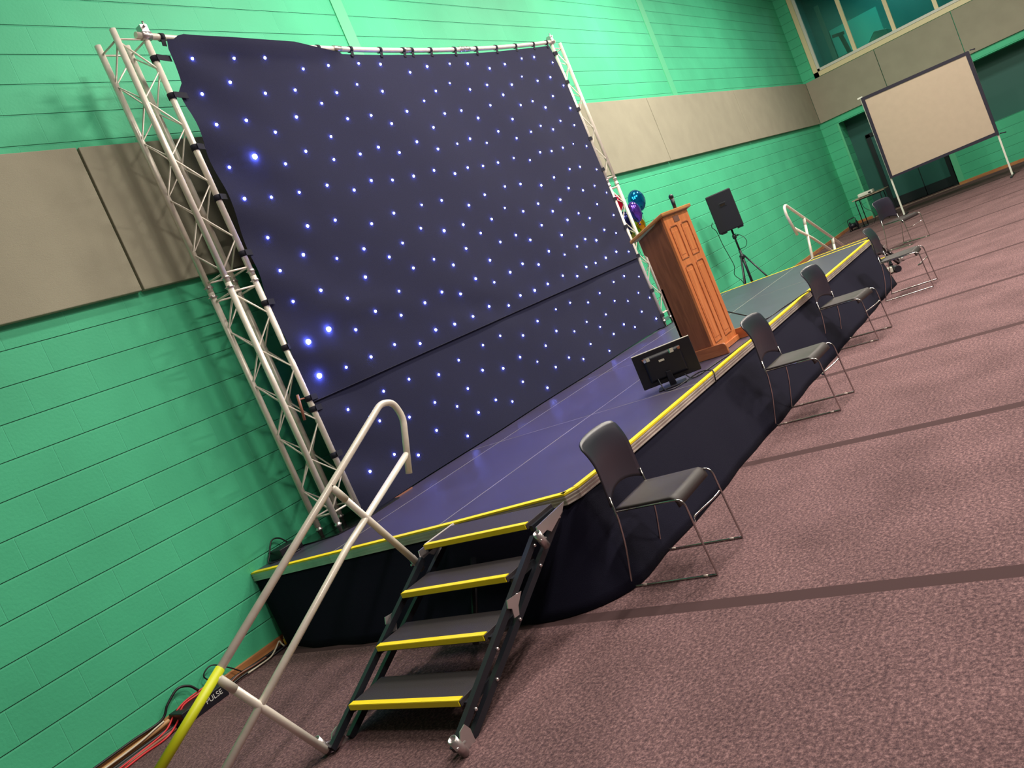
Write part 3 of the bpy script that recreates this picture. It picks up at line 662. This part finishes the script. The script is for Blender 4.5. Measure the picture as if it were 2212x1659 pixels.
# front frame and recessed panels
fp = MB().box(Q(LX0, LYF, H+0.04), Q(LX1, LYF+0.02, zt)).build('front_panel', m_woodF, lt)
fx = [(3.842, 4.005), (4.085, 4.25)]
for (zl, zh) in ((1.475, 1.768), (0.716, 1.413)):
    for (a, b) in fx:
        mb = MB(); w = 0.009; d = 0.008
        mb.box(Q(a, LYF-0.006, zl), Q(a+w, LYF+0.002, zh-0.02)); mb.box(Q(b-w, LYF-d, zl), Q(b, LYF+0.002, zh-0.02))
        mb.box(Q(a, LYF-0.006, zl-w), Q(b, LYF+0.002, zl)); mb.box(Q(a+0.02, LYF-d, zh-w), Q(b-0.02, LYF+0.002, zh))
        mb.beam(Q(a+0.003, LYF-0.003, zh-0.02), Q(a+0.024, LYF-0.003, zh-0.004), 0.009, 0.009); mb.beam(Q(b-0.003, LYF-0.003, zh-0.02), Q(b-0.024, LYF-0.003, zh-0.004), 0.009, 0.009)
        mb.build('moulding', m_woodR, fp, bevel=0.002)
        MB().box(Q(a+0.03, LYF-0.003, zl+0.03), Q(b-0.03, LYF+0.004, zh-0.05)).build('raised_field', m_woodF, fp, bevel=0.003)
MB().box(Q(3.985, LYF-0.004, 1.787), Q(4.10, LYF+0.001, 1.838)).build('plaque', m_plaque, lt)
MB().prism([Q(LX0-0.0, LYF+0.012, zt-0.003), Q(LX0, LYF-0.012, zt+0.0), Q(LX0, LYF-0.012, zt+0.012), Q(LX0, LYF+0.012, zt+0.012)], (LX1-LX0, 0, 0)).build('cornice', m_woodS, lt)
a = Vector(Q(0, LYF-0.03, 1.868)); b = Vector(Q(0, LYB+0.08, 1.757+0.0))
tp = MB(); x0t, x1t = LX0-0.05-4.06, LX1+0.055-4.06
tp.hexa([(x0t, a.y, a.z), (x1t, a.y, a.z), (x1t, b.y, b.z), (x0t, b.y, b.z), (x0t, a.y, a.z+0.03), (x1t, a.y, a.z+0.03), (x1t, b.y, b.z+0.03), (x0t, b.y, b.z+0.03)])
tp.build('top_board', m_woodT, lt, bevel=0.008)
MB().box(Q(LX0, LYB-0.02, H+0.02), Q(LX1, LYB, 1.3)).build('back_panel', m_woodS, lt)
MB().box(Q(LX0+0.03, LYF-0.016, H+0.004), Q(LX1-0.0, LYF+0.02, H+0.05)).build('plinth', m_woodF, lt, bevel=0.004)
for xx in (LX0-0.03, LX1):
    pr = []
    for k in range(7):
        an = PI/2*k/6; pr.append((-2.86+0.03-0.03*math.sin(an)-0.0, H+0.10-0.04+0.04*math.cos(an)))
    ply = [Q(xx, -2.86, H+0.002)] + [Q(xx, y, z) for y, z in reversed(pr)] + [Q(xx, -2.40, H+0.10), Q(xx, -2.38, H+0.002)]
    MB().prism(ply, (0.03, 0, 0)).build('foot_runner', m_woodR, lt, bevel=0.004)
mic = thing('microphone', 'black microphone standing up from the lectern top', 'microphone', (4.21, -2.70, 1.885))
MB().tube([(0, 0, -0.005), (0.003, -0.004, 0.105)], [0.014, 0.018], 12).build('body', m_black, mic)
MB().lathe((0.003, -0.004, 0.1), [(0.017, 0), (0.021, 0.012), (0.021, 0.028), (0.012, 0.04), (0.002, 0.043)], 12).build('grille', m_blackmetal, mic)

# ------------------------------------------------------------------ monitor
mx0, mx1 = Vector((3.0, -2.41, 0)), Vector((3.2, -2.845, 0))
mc = (mx0+mx1)/2; mw = (mx1-mx0).length; rz = math.atan2((mx1-mx0).y, (mx1-mx0).x)
mo = thing('computer_monitor', 'black flat monitor seen from behind at the stage edge beside the lectern', 'monitor', (mc.x, mc.y, H), rz)
# local: +x along the width (towards the audience), back of the monitor faces -y... (towards the near end)
def mq(x, y, z): return (x, y, z-H)
z0m, z1m = 0.642, 0.928
MB().box(mq(-mw/2, 0.0, z0m), mq(mw/2, 0.03, z1m)).build('display_housing', m_black, mo, bevel=0.006)
MB().box(mq(-mw/2+0.005, 0.03, z0m+0.01), mq(mw/2-0.005, 0.034, z1m-0.008)).build('screen', m_blacksteelplate, mo)
MB().hexa([mq(-mw/2+0.07, -0.0, z0m+0.03), mq(mw/2-0.09, -0.0, z0m+0.03), mq(mw/2-0.1, -0.025, z0m+0.05), mq(-mw/2+0.09, -0.025, z0m+0.05),
           mq(-mw/2+0.07, -0.0, z1m-0.035), mq(mw/2-0.09, -0.0, z1m-0.035), mq(mw/2-0.1, -0.025, z1m-0.06), mq(-mw/2+0.09, -0.025, z1m-0.06)]).build('rear_cover', m_black, mo, bevel=0.008)
MB().box(mq(-mw/2+0.001, -0.001, z1m-0.003), mq(mw/2-0.001, 0.03, z1m+0.001)).build('top_edge', m_sticker, mo)
for sx in (-mw/2+0.085, mw/2-0.105):
    MB().prism([mq(sx-0.014, -0.027, z1m-0.048), mq(sx+0.014, -0.027, z1m-0.048), mq(sx+0.009, -0.027, z1m-0.068), mq(sx-0.007, -0.027, z1m-0.068)], (0, 0.012, 0)).build('cover_clip', m_brownstick, mo)
for (a, b, c, d, m_) in ((-0.135, -0.108, 0.852, 0.88, m_sticker), (-0.158, -0.139, 0.852, 0.875, m_stickerb), (0.062, 0.092, 0.856, 0.888, m_sticker), (0.054, 0.0615, 0.856, 0.886, m_stickerg), (-0.045, 0.0, 0.818, 0.834, m_sticker)):
    MB().box(mq(a, -0.0275, c), mq(b, -0.0248, d)).build('sticker', m_, mo)
MB().hexa([mq(-0.032, -0.03, 0.612), mq(0.022, -0.03, 0.612), mq(0.022, -0.005, 0.612), mq(-0.032, -0.005, 0.612), mq(-0.026, -0.045, 0.73), mq(0.014, -0.045, 0.73), mq(0.014, -0.02, 0.73), mq(-0.026, -0.02, 0.73)]).build('stand_neck', m_black, mo, bevel=0.004)
MB().box(mq(-0.13, -0.09, H+0.001), mq(0.1, 0.07, H+0.014)).build('stand_base', m_black, mo, bevel=0.005)

# cables at the monitor
def cable(name, pts, r, m, label, n=8, cat='cable', grp=None):
    o = MB().tube(spline(pts, 8), r, n).build(name, m)
    return tag(o, label, cat, grp)
cable('monitor_cable', [(3.04, -2.54, 0.70), (2.99, -2.58, 0.63), (2.93, -2.64, 0.607), (2.97, -2.72, 0.607), (3.2, -2.8, 0.62), (3.2, -2.9, 0.615), (3.12, -2.965, 0.61), (3.09, -2.972, 0.57), (3.09, -2.968, 0.53)], 0.005, m_cable, 'black cable looping from the monitor over the yellow stage edge')
cable('power_cable', [(3.12, -2.73, 0.66), (3.13, -2.77, 0.61), (3.2, -2.82, 0.606), (3.5, -2.86, 0.606), (3.75, -2.9, 0.606), (4.3, -2.93, 0.606), (4.6, -2.86, 0.606)], 0.005, m_cable, 'black power cable lying along the stage past the foot of the lectern')
cable('lectern_cable', [(4.34, -2.62, 0.95), (4.5, -2.66, 0.86), (4.75, -2.74, 0.72), (4.95, -2.8, 0.612), (5.4, -2.86, 0.606), (5.9, -2.93, 0.607), (6.0, -2.965, 0.6), (6.02, -2.972, 0.54)], 0.006, m_cable, 'black cable running down from the lectern and along the stage edge')

# ------------------------------------------------------------------ loudspeaker on tripod
st = thing('tripod_stand', 'black tripod stand carrying the loudspeaker beyond the lectern', 'speaker stand', (11.0, -0.57, 0))
MB().tube([(0, 0, 0.25), (0, 0, 1.02)], 0.022, 12).build('outer_pole', m_blackmetal, st)
MB().tube([(0, 0, 1.0), (0, 0, 1.40)], 0.017, 12).build('inner_pole', m_blackmetal, st)
MB().lathe((0, 0, 1.22), [(0.02, 0), (0.034, 0.01), (0.034, 0.06), (0.02, 0.08)], 12).box((-0.02, -0.07, 1.25), (0.02, -0.0, 1.27)).build('clamp_collar', m_blackmetal, st)
MB().lathe((0, 0, 0.86), [(0.03, 0), (0.045, 0.015), (0.045, 0.06), (0.028, 0.08)], 12).build('hub', m_blackmetal, st)
MB().lathe((0, 0, 0.27), [(0.028, 0), (0.036, 0.01), (0.036, 0.05), (0.028, 0.06)], 12).build('lower_hub', m_blackmetal, st)
for an in (-85, 50, 165):
    a = math.radians(an); c, s = math.cos(a), math.sin(a); e = 0.47 if an != 50 and an != 165 else 0.4
    lg = MB().tube([(0.04*c, 0.04*s, 0.9), (e*c, e*s, 0.02)], 0.014, 10).build('leg', m_blackmetal, st)
    MB().lathe((e*c, e*s, 0), [(0.02, 0), (0.022, 0.02), (0.017, 0.045)], 10).build('foot', m_black, lg)
    MB().beam((0.03*c, 0.03*s, 0.3), (e*0.55*c, e*0.55*s, 0.42), 0.02, 0.008).build('brace', m_blackmetal, lg)
sp_ = thing('loudspeaker', 'black loudspeaker cabinet on the tripod stand against the green wall', 'loudspeaker', (11.02, -0.565, 1.365), math.radians(19))
MB().hexa([(-0.15, -0.21, 0.02), (0.2, -0.21, 0.02), (0.2, 0.21, 0.02), (-0.15, 0.21, 0.02), (-0.15, -0.21, 0.68), (0.2, -0.21, 0.68), (0.2, 0.21, 0.68), (-0.15, 0.21, 0.68)]).build('cabinet', m_black, sp_, bevel=0.015)
MB().box((-0.156, -0.075, 0.43), (-0.149, 0.05, 0.50)).build('handle_plate', m_blackmetal, sp_, bevel=0.003)
MB().box((-0.159, -0.055, 0.445), (-0.1555, 0.035, 0.485)).build('input_panel', m_blacksteelplate, sp_)
for yy in (-0.15, 0.13):
    MB().box((-0.14, yy-0.05, 0.0), (0.18, yy+0.05, 0.022)).build('cabinet_foot', m_black, sp_)
cable('speaker_cable', [(10.86, -0.36, 1.62), (10.84, -0.33, 1.55), (10.86, -0.37, 1.45), (10.88, -0.38, 1.2), (10.9, -0.4, 1.0), (10.9, -0.42, 0.8), (10.9, -0.37, 0.66), (10.92, -0.45, 0.5), (10.95, -0.42, 0.3), (10.9, -0.4, 0.02)], 0.006, m_cable, 'thin black cable dangling from the back of the loudspeaker')
cable('loop_cable', [(11.0, -0.60, 1.30), (10.95, -0.72, 1.22), (10.94, -0.76, 1.12), (10.96, -0.70, 1.04), (10.99, -0.59, 1.03)], 0.005, m_cable, 'short black cable loop beside the tripod pole under the loudspeaker')

# ------------------------------------------------------------------ balloons
def balloon(x, y, z, w, h, d, m, label, tilt=0):
    t = thing('foil_balloon', label, 'balloon', (x, y, z), 0, 'foil balloons behind the right truss')
    n = 24; mm = 12; vs = []; fs = []
    prof = [(math.sin(PI*j/mm), math.cos(PI*j/mm)) for j in range(mm+1)]
    mb = MB(); rows = []
    for j, (s, c) in enumerate(prof):
        for k in range(n):
            a = 2*PI*k/n
            rip = 1+0.05*math.cos(a*10)*abs(math.sin(a))
            taper = 1-0.22*max(0, -c)
            px, pz = w*s*math.cos(a)*rip*taper, h*c
            py = d*s*math.sin(a)
            vs.append((px*math.cos(tilt)-pz*math.sin(tilt), py, px*math.sin(tilt)+pz*math.cos(tilt)))
    fs = [(j*n+k, j*n+(k+1) % n, (j+1)*n+(k+1) % n, (j+1)*n+k) for j in range(mm) for k in range(n)]
    MB().add(vs, fs, True).build('foil', m, t)
    MB().tube([(0, 0, -h), (0.01, 0, -h-0.04)], [0.006, 0.016], 8).build('neck', m, t)
    ex, ey, ez = 8.5-x, -0.2-y, 0.66-z
    MB().tube(spline([(0.01, 0, -h-0.03), (ex*0.3, ey*0.3, -h+(ez+h)*0.4), (ex*0.85, ey*0.9, -h+(ez+h)*0.75), (ex, ey, ez)], 6), 0.0015, 5).build('ribbon', m_cable, t)
    return t
balloon(8.79, -0.22, 2.365, 0.19, 0.17, 0.11, m_foilblue, 'large shiny blue foil balloon, topmost of the bunch')
balloon(8.4, -0.31, 2.21, 0.11, 0.16, 0.09, m_foilpurple, 'purple foil balloon in front of the blue one', 0.15)
balloon(8.62, -0.2, 2.02, 0.10, 0.13, 0.08, m_foilgold, 'gold foil balloon below the blue one, above the lectern top')
balloon(8.22, -0.2, 2.42, 0.12, 0.13, 0.08, m_foilred, 'red foil balloon glimpsed between the tubes of the right truss')
balloon(7.95, -0.35, 2.12, 0.13, 0.15, 0.09, m_foilnavy, 'dark navy foil balloon low behind the right truss')
balloon(8.35, -0.14, 1.93, 0.1, 0.12, 0.07, m_foilgreen, 'olive green foil balloon, lowest of the bunch')
bw = MB().lathe((8.5, -0.2, H), [(0.05, 0.002), (0.055, 0.03), (0.03, 0.06), (0.01, 0.07)], 16).build('balloon_weight', m_foilgold)
tag(bw, 'small gold balloon weight on the stage behind the lectern', 'balloon weight')

# ------------------------------------------------------------------ chairs
def make_chair():
    t = thing('stacking_chair', 'x', 'chair', (0, 0, 0), 0, 'charcoal chairs set along the front of the stage')
    def seat(u, v):
        x = (u-0.5)*0.42; y = 0.17 - v*0.40
        z = 0.448 - 0.016*(1-(2*u-1)**2)*math.sin(PI*min(1, v*1.1)) + 0.004
        if v > 0.86:
            a = (v-0.86)/0.14; y = 0.17-0.86*0.40-0.035*math.sin(a*PI/2); z = 0.452-0.055*(1-math.cos(a*PI/2))
        return (x*(0.93+0.07*v), y, z)
    MB().grid(seat, 12, 22).build('seat', m_chairseat, t, solid=0.012, recalc=False)
    def back(u, v):
        q = 2*u-1
        arch = 0.062*math.cos(q*PI/2)**0.8 if abs(q) < 1 else 0
        zb = 0.475 + arch; ztp = 0.868 - 0.012*abs(q)**6 - 0.01*q*q
        z = zb + v*(ztp-zb)
        w = 0.218 - 0.006*math.sin(v*PI)
        if v > 0.93: w -= 0.018*((v-0.93)/0.07)**2
        s = (z-0.475)/0.4
        y = 0.178 - 0.004*math.sin(s*PI) + 0.062*max(0.0, (s-0.52)/0.48)**1.8 + 0.042*(1-q*q)*(0.35+0.65*math.sin(PI*min(1, s+0.12)))
        return (q*w, y, z)
    MB().grid(back, 18, 16).build('backrest', m_chairshell, t, solid=0.009, recalc=False)
    r = 0.0058
    for sx in (-1, 1):
        x = sx*0.215
        p = [(sx*0.207, 0.172, 0.53), (sx*0.212, 0.168, 0.40), (x, 0.19, 0.25), (x, 0.235, 0.08), (x, 0.255, 0.009), (x, 0.22, 0.007), (x, -0.245, 0.007), (x, -0.262, 0.02), (x, -0.253, 0.2), (sx*0.213, -0.243, 0.395), (sx*0.212, -0.215, 0.44), (sx*0.21, -0.16, 0.445), (sx*0.205, 0.165, 0.442)]
        pts = [Vector(p[0]), Vector(p[1])] + spline(p[1:5], 6)[1:] + smooth_path([p[4], (x, 0.262, 0.007), p[6], (x, -0.265, 0.006), p[8]], 0.02, 4)[1:] + smooth_path([p[8], (sx*0.213, -0.243, 0.44), p[12]], 0.05, 6)[1:]
        fr = MB().tube(pts, r, 8).build('side_frame', m_chrome, t)
        for yy in (0.17, -0.2):
            MB().tube([(x, yy-0.012, 0.0075), (x, yy+0.012, 0.0075)], 0.0075, 8).build('glide', m_clear, fr)
    MB().tube(spline([(0.213, -0.248, 0.30), (0.15, -0.225, 0.285), (0.0, -0.16, 0.262), (-0.15, -0.225, 0.285), (-0.213, -0.248, 0.30)], 6), r, 8).build('crossbar', m_chrome, t)
    MB().tube([(-0.207, 0.1, 0.438), (0.207, 0.1, 0.438)], r, 8).build('crossbar', m_chrome, t)
    return t
proto = make_chair()
spots = [(1.072, -3.345, 0.02, 'nearest charcoal chair with chrome frame, beside the near front corner of the stage'),
         (3.59, -3.42, -0.02, 'charcoal chair with chrome frame in front of the lectern, second from the steps'),
         (5.74, -3.32, -0.12, 'charcoal chair with chrome frame, third from the steps, halfway along the stage'),
         (7.73, -3.515, 0.03, 'charcoal chair with chrome frame at the far front corner of the stage'),
         (12.55, -2.72, -0.5, 'furthest charcoal chair, turned towards the camera, beyond the end of the stage')]
for i, (x, y, rz, lb) in enumerate(spots):
    o = proto if i == 0 else copy_tree(proto)
    o.location = (x, y, 0); o.rotation_euler = (0, 0, rz); o['label'] = lb

# ------------------------------------------------------------------ projection screen
SX = 18.3
ps = thing('projection_screen', 'blank pale projection screen with black border on silver legs near the end wall', 'projection screen', (SX, -2.86, 0))
qy = lambda y: y+2.86
c4 = [(-1.74, 2.86), (-3.98, 2.80), (-3.99, 0.925), (-1.73, 0.915)]
i4 = [(-1.81, 2.79), (-3.905, 2.735), (-3.93, 1.0), (-1.79, 0.96)]
MB().prism([(0, qy(y), z) for y, z in i4], (0.01, 0, 0)).build('screen_cloth', m_screen, ps)
bd = MB()
for k in range(4):
    a, b = c4[k], c4[(k+1) % 4]; c, d = i4[(k+1) % 4], i4[k]
    bd.prism([(-0.012, qy(a[0]), a[1]), (-0.012, qy(b[0]), b[1]), (-0.012, qy(c[0]), c[1]), (-0.012, qy(d[0]), d[1])], (0.03, 0, 0))
bd.build('border', m_screenframe, ps)
for ys in (-1.735, -3.965):
    MB().box((0.02, qy(ys)-0.018, 0.03), (0.055, qy(ys)+0.018, 2.8 if ys < -3 else 2.86)).build('leg', m_white, ps)
    MB().box((-0.42, qy(ys)-0.02, 0.0), (0.45, qy(ys)+0.02, 0.03)).build('foot_bar', m_black, ps)
MB().box((0.02, qy(-3.95), 2.74), (0.055, qy(-1.75), 2.775)).build('top_rail', m_alu, ps)
MB().box((-0.01, qy(-1.78), 2.85), (0.05, qy(-1.67), 2.885)).build('corner_cap', m_white, ps)
for (y, z) in ((-4.1, 2.78), (-4.12, 0.92)):
    MB().tube([(0.03, qy(-4.0), z+0.02), (0.03, qy(y), z)], 0.012, 8).build('corner_latch', m_screenframe, ps)

# ------------------------------------------------------------------ projector table in the far corner
tb = thing('folding_table', 'small table with thin black legs in the far corner, holding the projector', 'table', (19.6, -0.9, 0))
MB().box((-0.25, -0.42, 0.69), (0.3, 0.36, 0.71)).build('tabletop', m_tabletop, tb, bevel=0.004)
for yy, sgn in ((0.30, 1), (-0.30, -1)):
    MB().tube(smooth_path([(-0.2, yy, 0.012), (-0.2, yy, 0.67), (0.25, yy, 0.67), (0.25, yy, 0.012)], 0.06, 5), 0.012, 8).build('leg_loop', m_blackmetal, tb)
MB().box((-0.2, -0.3, 0.66), (0.25, 0.3, 0.685)).build('apron', m_blackmetal, tb)
pj = thing('projector', 'white projector lying on the small table in the far corner', 'projector', (19.45, -0.88, 0.71))
MB().box((-0.13, -0.19, 0.012), (0.13, 0.17, 0.10)).build('housing', m_white, pj, bevel=0.02)
MB().box((-0.136, -0.15, 0.035), (-0.128, -0.09, 0.07)).build('lens_recess', m_dark, pj)
for yy in (-0.12, 0.12): MB().lathe((0, yy, 0), [(0.015, 0.0), (0.015, 0.014)], 8).build('foot', m_black, pj)
rl = thing('cable_reel', 'black cable reel standing on the floor in the far corner beside the table', 'cable reel', (19.5, -0.36, 0))
MB().lathe((0, 0, 0.13), [(0.1, -0.09), (0.11, -0.085), (0.11, -0.075), (0.06, -0.07), (0.06, 0.07), (0.11, 0.075), (0.11, 0.085), (0.1, 0.09)], 20, 'y').build('drum', m_black, rl)
MB().tube(smooth_path([(-0.11, 0.1, 0.01), (-0.08, 0.1, 0.30), (-0.08, -0.1, 0.32), (-0.1, -0.1, 0.01)], 0.04, 5), 0.01, 8).tube([(-0.11, 0.1, 0.01), (0.13, 0.1, 0.01), (0.13, -0.1, 0.01), (-0.1, -0.1, 0.01)], 0.009, 8).build('frame', m_blackmetal, rl)
ct = thing('game_controller', 'small black handset with trailing lead on the carpet under the corner table', 'handset', (19.45, -0.62, 0))
MB().box((-0.06, -0.07, 0.002), (0.06, 0.07, 0.035)).build('body', m_black, ct, bevel=0.01)
MB().tube(spline([(0.0, 0.06, 0.02), (0.1, 0.1, 0.01), (-0.1, 0.0, 0.008), (-0.05, -0.15, 0.008), (-0.1, -0.2, 0.008)], 6), 0.005, 6).build('lead', m_cable, ct)
ct.name = 'handset'
cable('projector_cable', [(19.4, -0.72, 0.735), (19.34, -0.74, 0.62), (19.33, -0.77, 0.45), (19.33, -0.9, 0.3), (19.32, -0.93, 0.15), (19.33, -0.85, 0.008)], 0.006, m_cable, 'black cable hanging down from the projector table in the far corner')

# torch lying beside the far stage corner
tc_ = thing('torch', 'black tubular torch with a pale cap lying beyond the far front corner of the stage', 'torch', (9.75, -3.0, 0.045), math.radians(205))
MB().tube([(-0.22, 0, 0.0), (0.1, 0, 0.0)], [0.035, 0.04], 14).build('barrel', m_black, tc_)
MB().tube([(0.1, 0, 0), (0.15, 0, 0.0)], [0.045, 0.045], 14).build('head', m_black, tc_)
MB().box((-0.03, -0.12, -0.03), (0.08, -0.05, 0.05)).build('pale_cap', m_sticker, tc_, bevel=0.01)
MB().beam((-0.25, 0.02, 0.03), (-0.42, 0.05, 0.06), 0.05, 0.04).build('strap', m_black, tc_)

# ------------------------------------------------------------------ box and cables at the foot of the wall
bx_ = thing('cable_box', 'black box marked in white lettering on the carpet under the handrail', 'box', (-0.12, -0.1, 0))
MB().box((-0.2, -0.10, 0.0), (0.15, 0.07, 0.088)).build('case', m_black, bx_, bevel=0.004)
cu = bpy.data.curves.new('lettering', 'FONT'); cu.body = 'PULSE'; cu.size = 0.05; cu.extrude = 0.0006; cu.align_x = 'CENTER'; cu.align_y = 'CENTER'
tx = bpy.data.objects.new('lettering', cu); col.objects.link(tx); tx.parent = bx_
bpy.context.view_layer.update()
me = bpy.data.meshes.new_from_object(tx); bpy.data.objects.remove(tx)
tx = bpy.data.objects.new('lettering', me); col.objects.link(tx); tx.parent = bx_
me.materials.clear(); me.materials.append(m_printwhite)
tx.location = (0.045, -0.1012, 0.052); tx.rotation_euler = (PI/2, 0, 0)
GC = 'cables along the foot of the wall'
zf = 0.009
for nm_, pts, r_, m_, lb in (
    ('cable', [(-1.0, -0.2, zf), (-0.64, -0.16, zf), (-0.46, -0.18, 0.012), (-0.33, -0.13, 0.04), (-0.24, -0.10, 0.098), (-0.1, -0.09, 0.1), (0.05, -0.07, 0.11)], 0.0065, m_red, 'red cable nearest the camera, running over the black box'),
    ('cable', [(-1.0, -0.165, 0.02), (-0.62, -0.13, 0.022), (-0.42, -0.11, 0.03), (-0.31, -0.07, 0.07), (-0.2, -0.05, 0.1), (0.0, -0.04, 0.1)], 0.0065, m_red, 'red cable closer to the wall, beside the other red one'),
    ('cable', [(-1.0, -0.055, 0.05), (-0.62, -0.055, 0.052), (-0.46, -0.058, 0.055), (-0.38, -0.06, 0.06), (-0.345, -0.055, 0.06)], 0.016, m_tan, 'thick tan cable lying against the skirting left of the box'),
    ('cable', [(-1.0, -0.085, 0.06), (-0.62, -0.08, 0.06), (-0.45, -0.075, 0.075), (-0.38, -0.07, 0.08)], 0.006, m_whitecable, 'cream cable lying along the thick tan one'),
    ('cable', [(-1.0, -0.036, 0.085), (-0.6, -0.036, 0.088), (-0.38, -0.036, 0.085), (-0.30, -0.04, 0.15), (-0.2, -0.04, 0.20), (-0.12, -0.04, 0.17), (-0.08, -0.05, 0.11)], 0.009, m_cable, 'black cable arching up against the wall behind the box'),
    ('cable', [(0.03, -0.05, 0.1), (0.0, -0.04, 0.17), (0.08, -0.04, 0.2), (0.18, -0.045, 0.12), (0.26, -0.06, 0.03)], 0.005, m_cable, 'thin black cable looping up just left of the handrail post'),
    ('cable', [(-1.0, -0.11, 0.016), (-0.6, -0.105, 0.016), (-0.35, -0.11, 0.016), (-0.32, -0.11, 0.016)], 0.015, m_cable, 'fat black cable between the red and tan ones'),
    ('cable', [(-1.0, -0.135, 0.012), (-0.6, -0.135, 0.012), (-0.36, -0.14, 0.012)], 0.01, m_brownstick, 'brown cable on the carpet beside the red ones'),
    ('cable', [(-0.95, -0.075, 0.02), (-0.6, -0.072, 0.02), (-0.34, -0.075, 0.02)], 0.015, m_cable, 'fat black cable underneath the tan one'),
    ('cable', [(0.06, -0.11, zf), (0.2, -0.10, 0.02), (0.4, -0.10, zf), (0.6, -0.10, zf), (0.75, -0.12, zf)], 0.009, m_cable, 'black cable running from the box to the stage'),
    ('cable', [(0.06, -0.05, 0.02), (0.2, -0.045, 0.03), (0.4, -0.045, 0.02), (0.6, -0.045, 0.015), (0.78, -0.05, 0.012)], 0.011, m_cable, 'fat black cable tight against the skirting, ending under the stage'),
    ('cable', [(0.1, -0.08, 0.022), (0.22, -0.07, 0.035), (0.34, -0.072, 0.025), (0.46, -0.07, 0.02)], 0.006, m_brownstick, 'short brown cable between the two black ones beside the stage'),
    ('cable', [(0.25, -0.13, 0.022), (0.36, -0.13, 0.018), (0.46, -0.13, 0.02), (0.56, -0.07, 0.03), (0.62, -0.05, 0.055), (0.61, -0.085, 0.04), (0.6, -0.12, 0.025)], 0.006, m_whitecable, 'cream cable curling round the yellow footed stage leg')):
    cable(nm_, pts, r_, m_, lb, grp=GC)

# ------------------------------------------------------------------ control box, brown strip on the stage
cb = thing('control_box', 'small black control box on the stage between the left truss and the wall', 'control box', (0.95, -0.12, H))
MB().box((-0.09, -0.07, 0.002), (0.12, 0.09, 0.075)).build('case', m_black, cb, bevel=0.005)
MB().lathe((-0.03, -0.07, 0.03), [(0.008, -0.008), (0.008, 0.002)], 8, 'y').build('knob', m_silver, cb)
MB().lathe((0.03, -0.07, 0.03), [(0.006, -0.006), (0.006, 0.002)], 8, 'y').build('knob', m_orange, cb)
cable('supply_cable', [(1.05, -0.06, 0.66), (1.0, -0.04, 0.73), (0.93, -0.035, 0.74), (0.85, -0.06, 0.66), (0.8, -0.09, 0.607), (0.88, -0.2, 0.606), (1.0, -0.24, 0.606)], 0.006, m_cable, 'black cable curling over the control box by the wall')
sk2 = MB().box((1.62, -0.56, H+0.001), (2.02, -0.548, H+0.012)).build('wood_strip', m_brownstick)
tag(sk2, 'thin brown strip lying on the stage at the foot of the star cloth', 'strip')
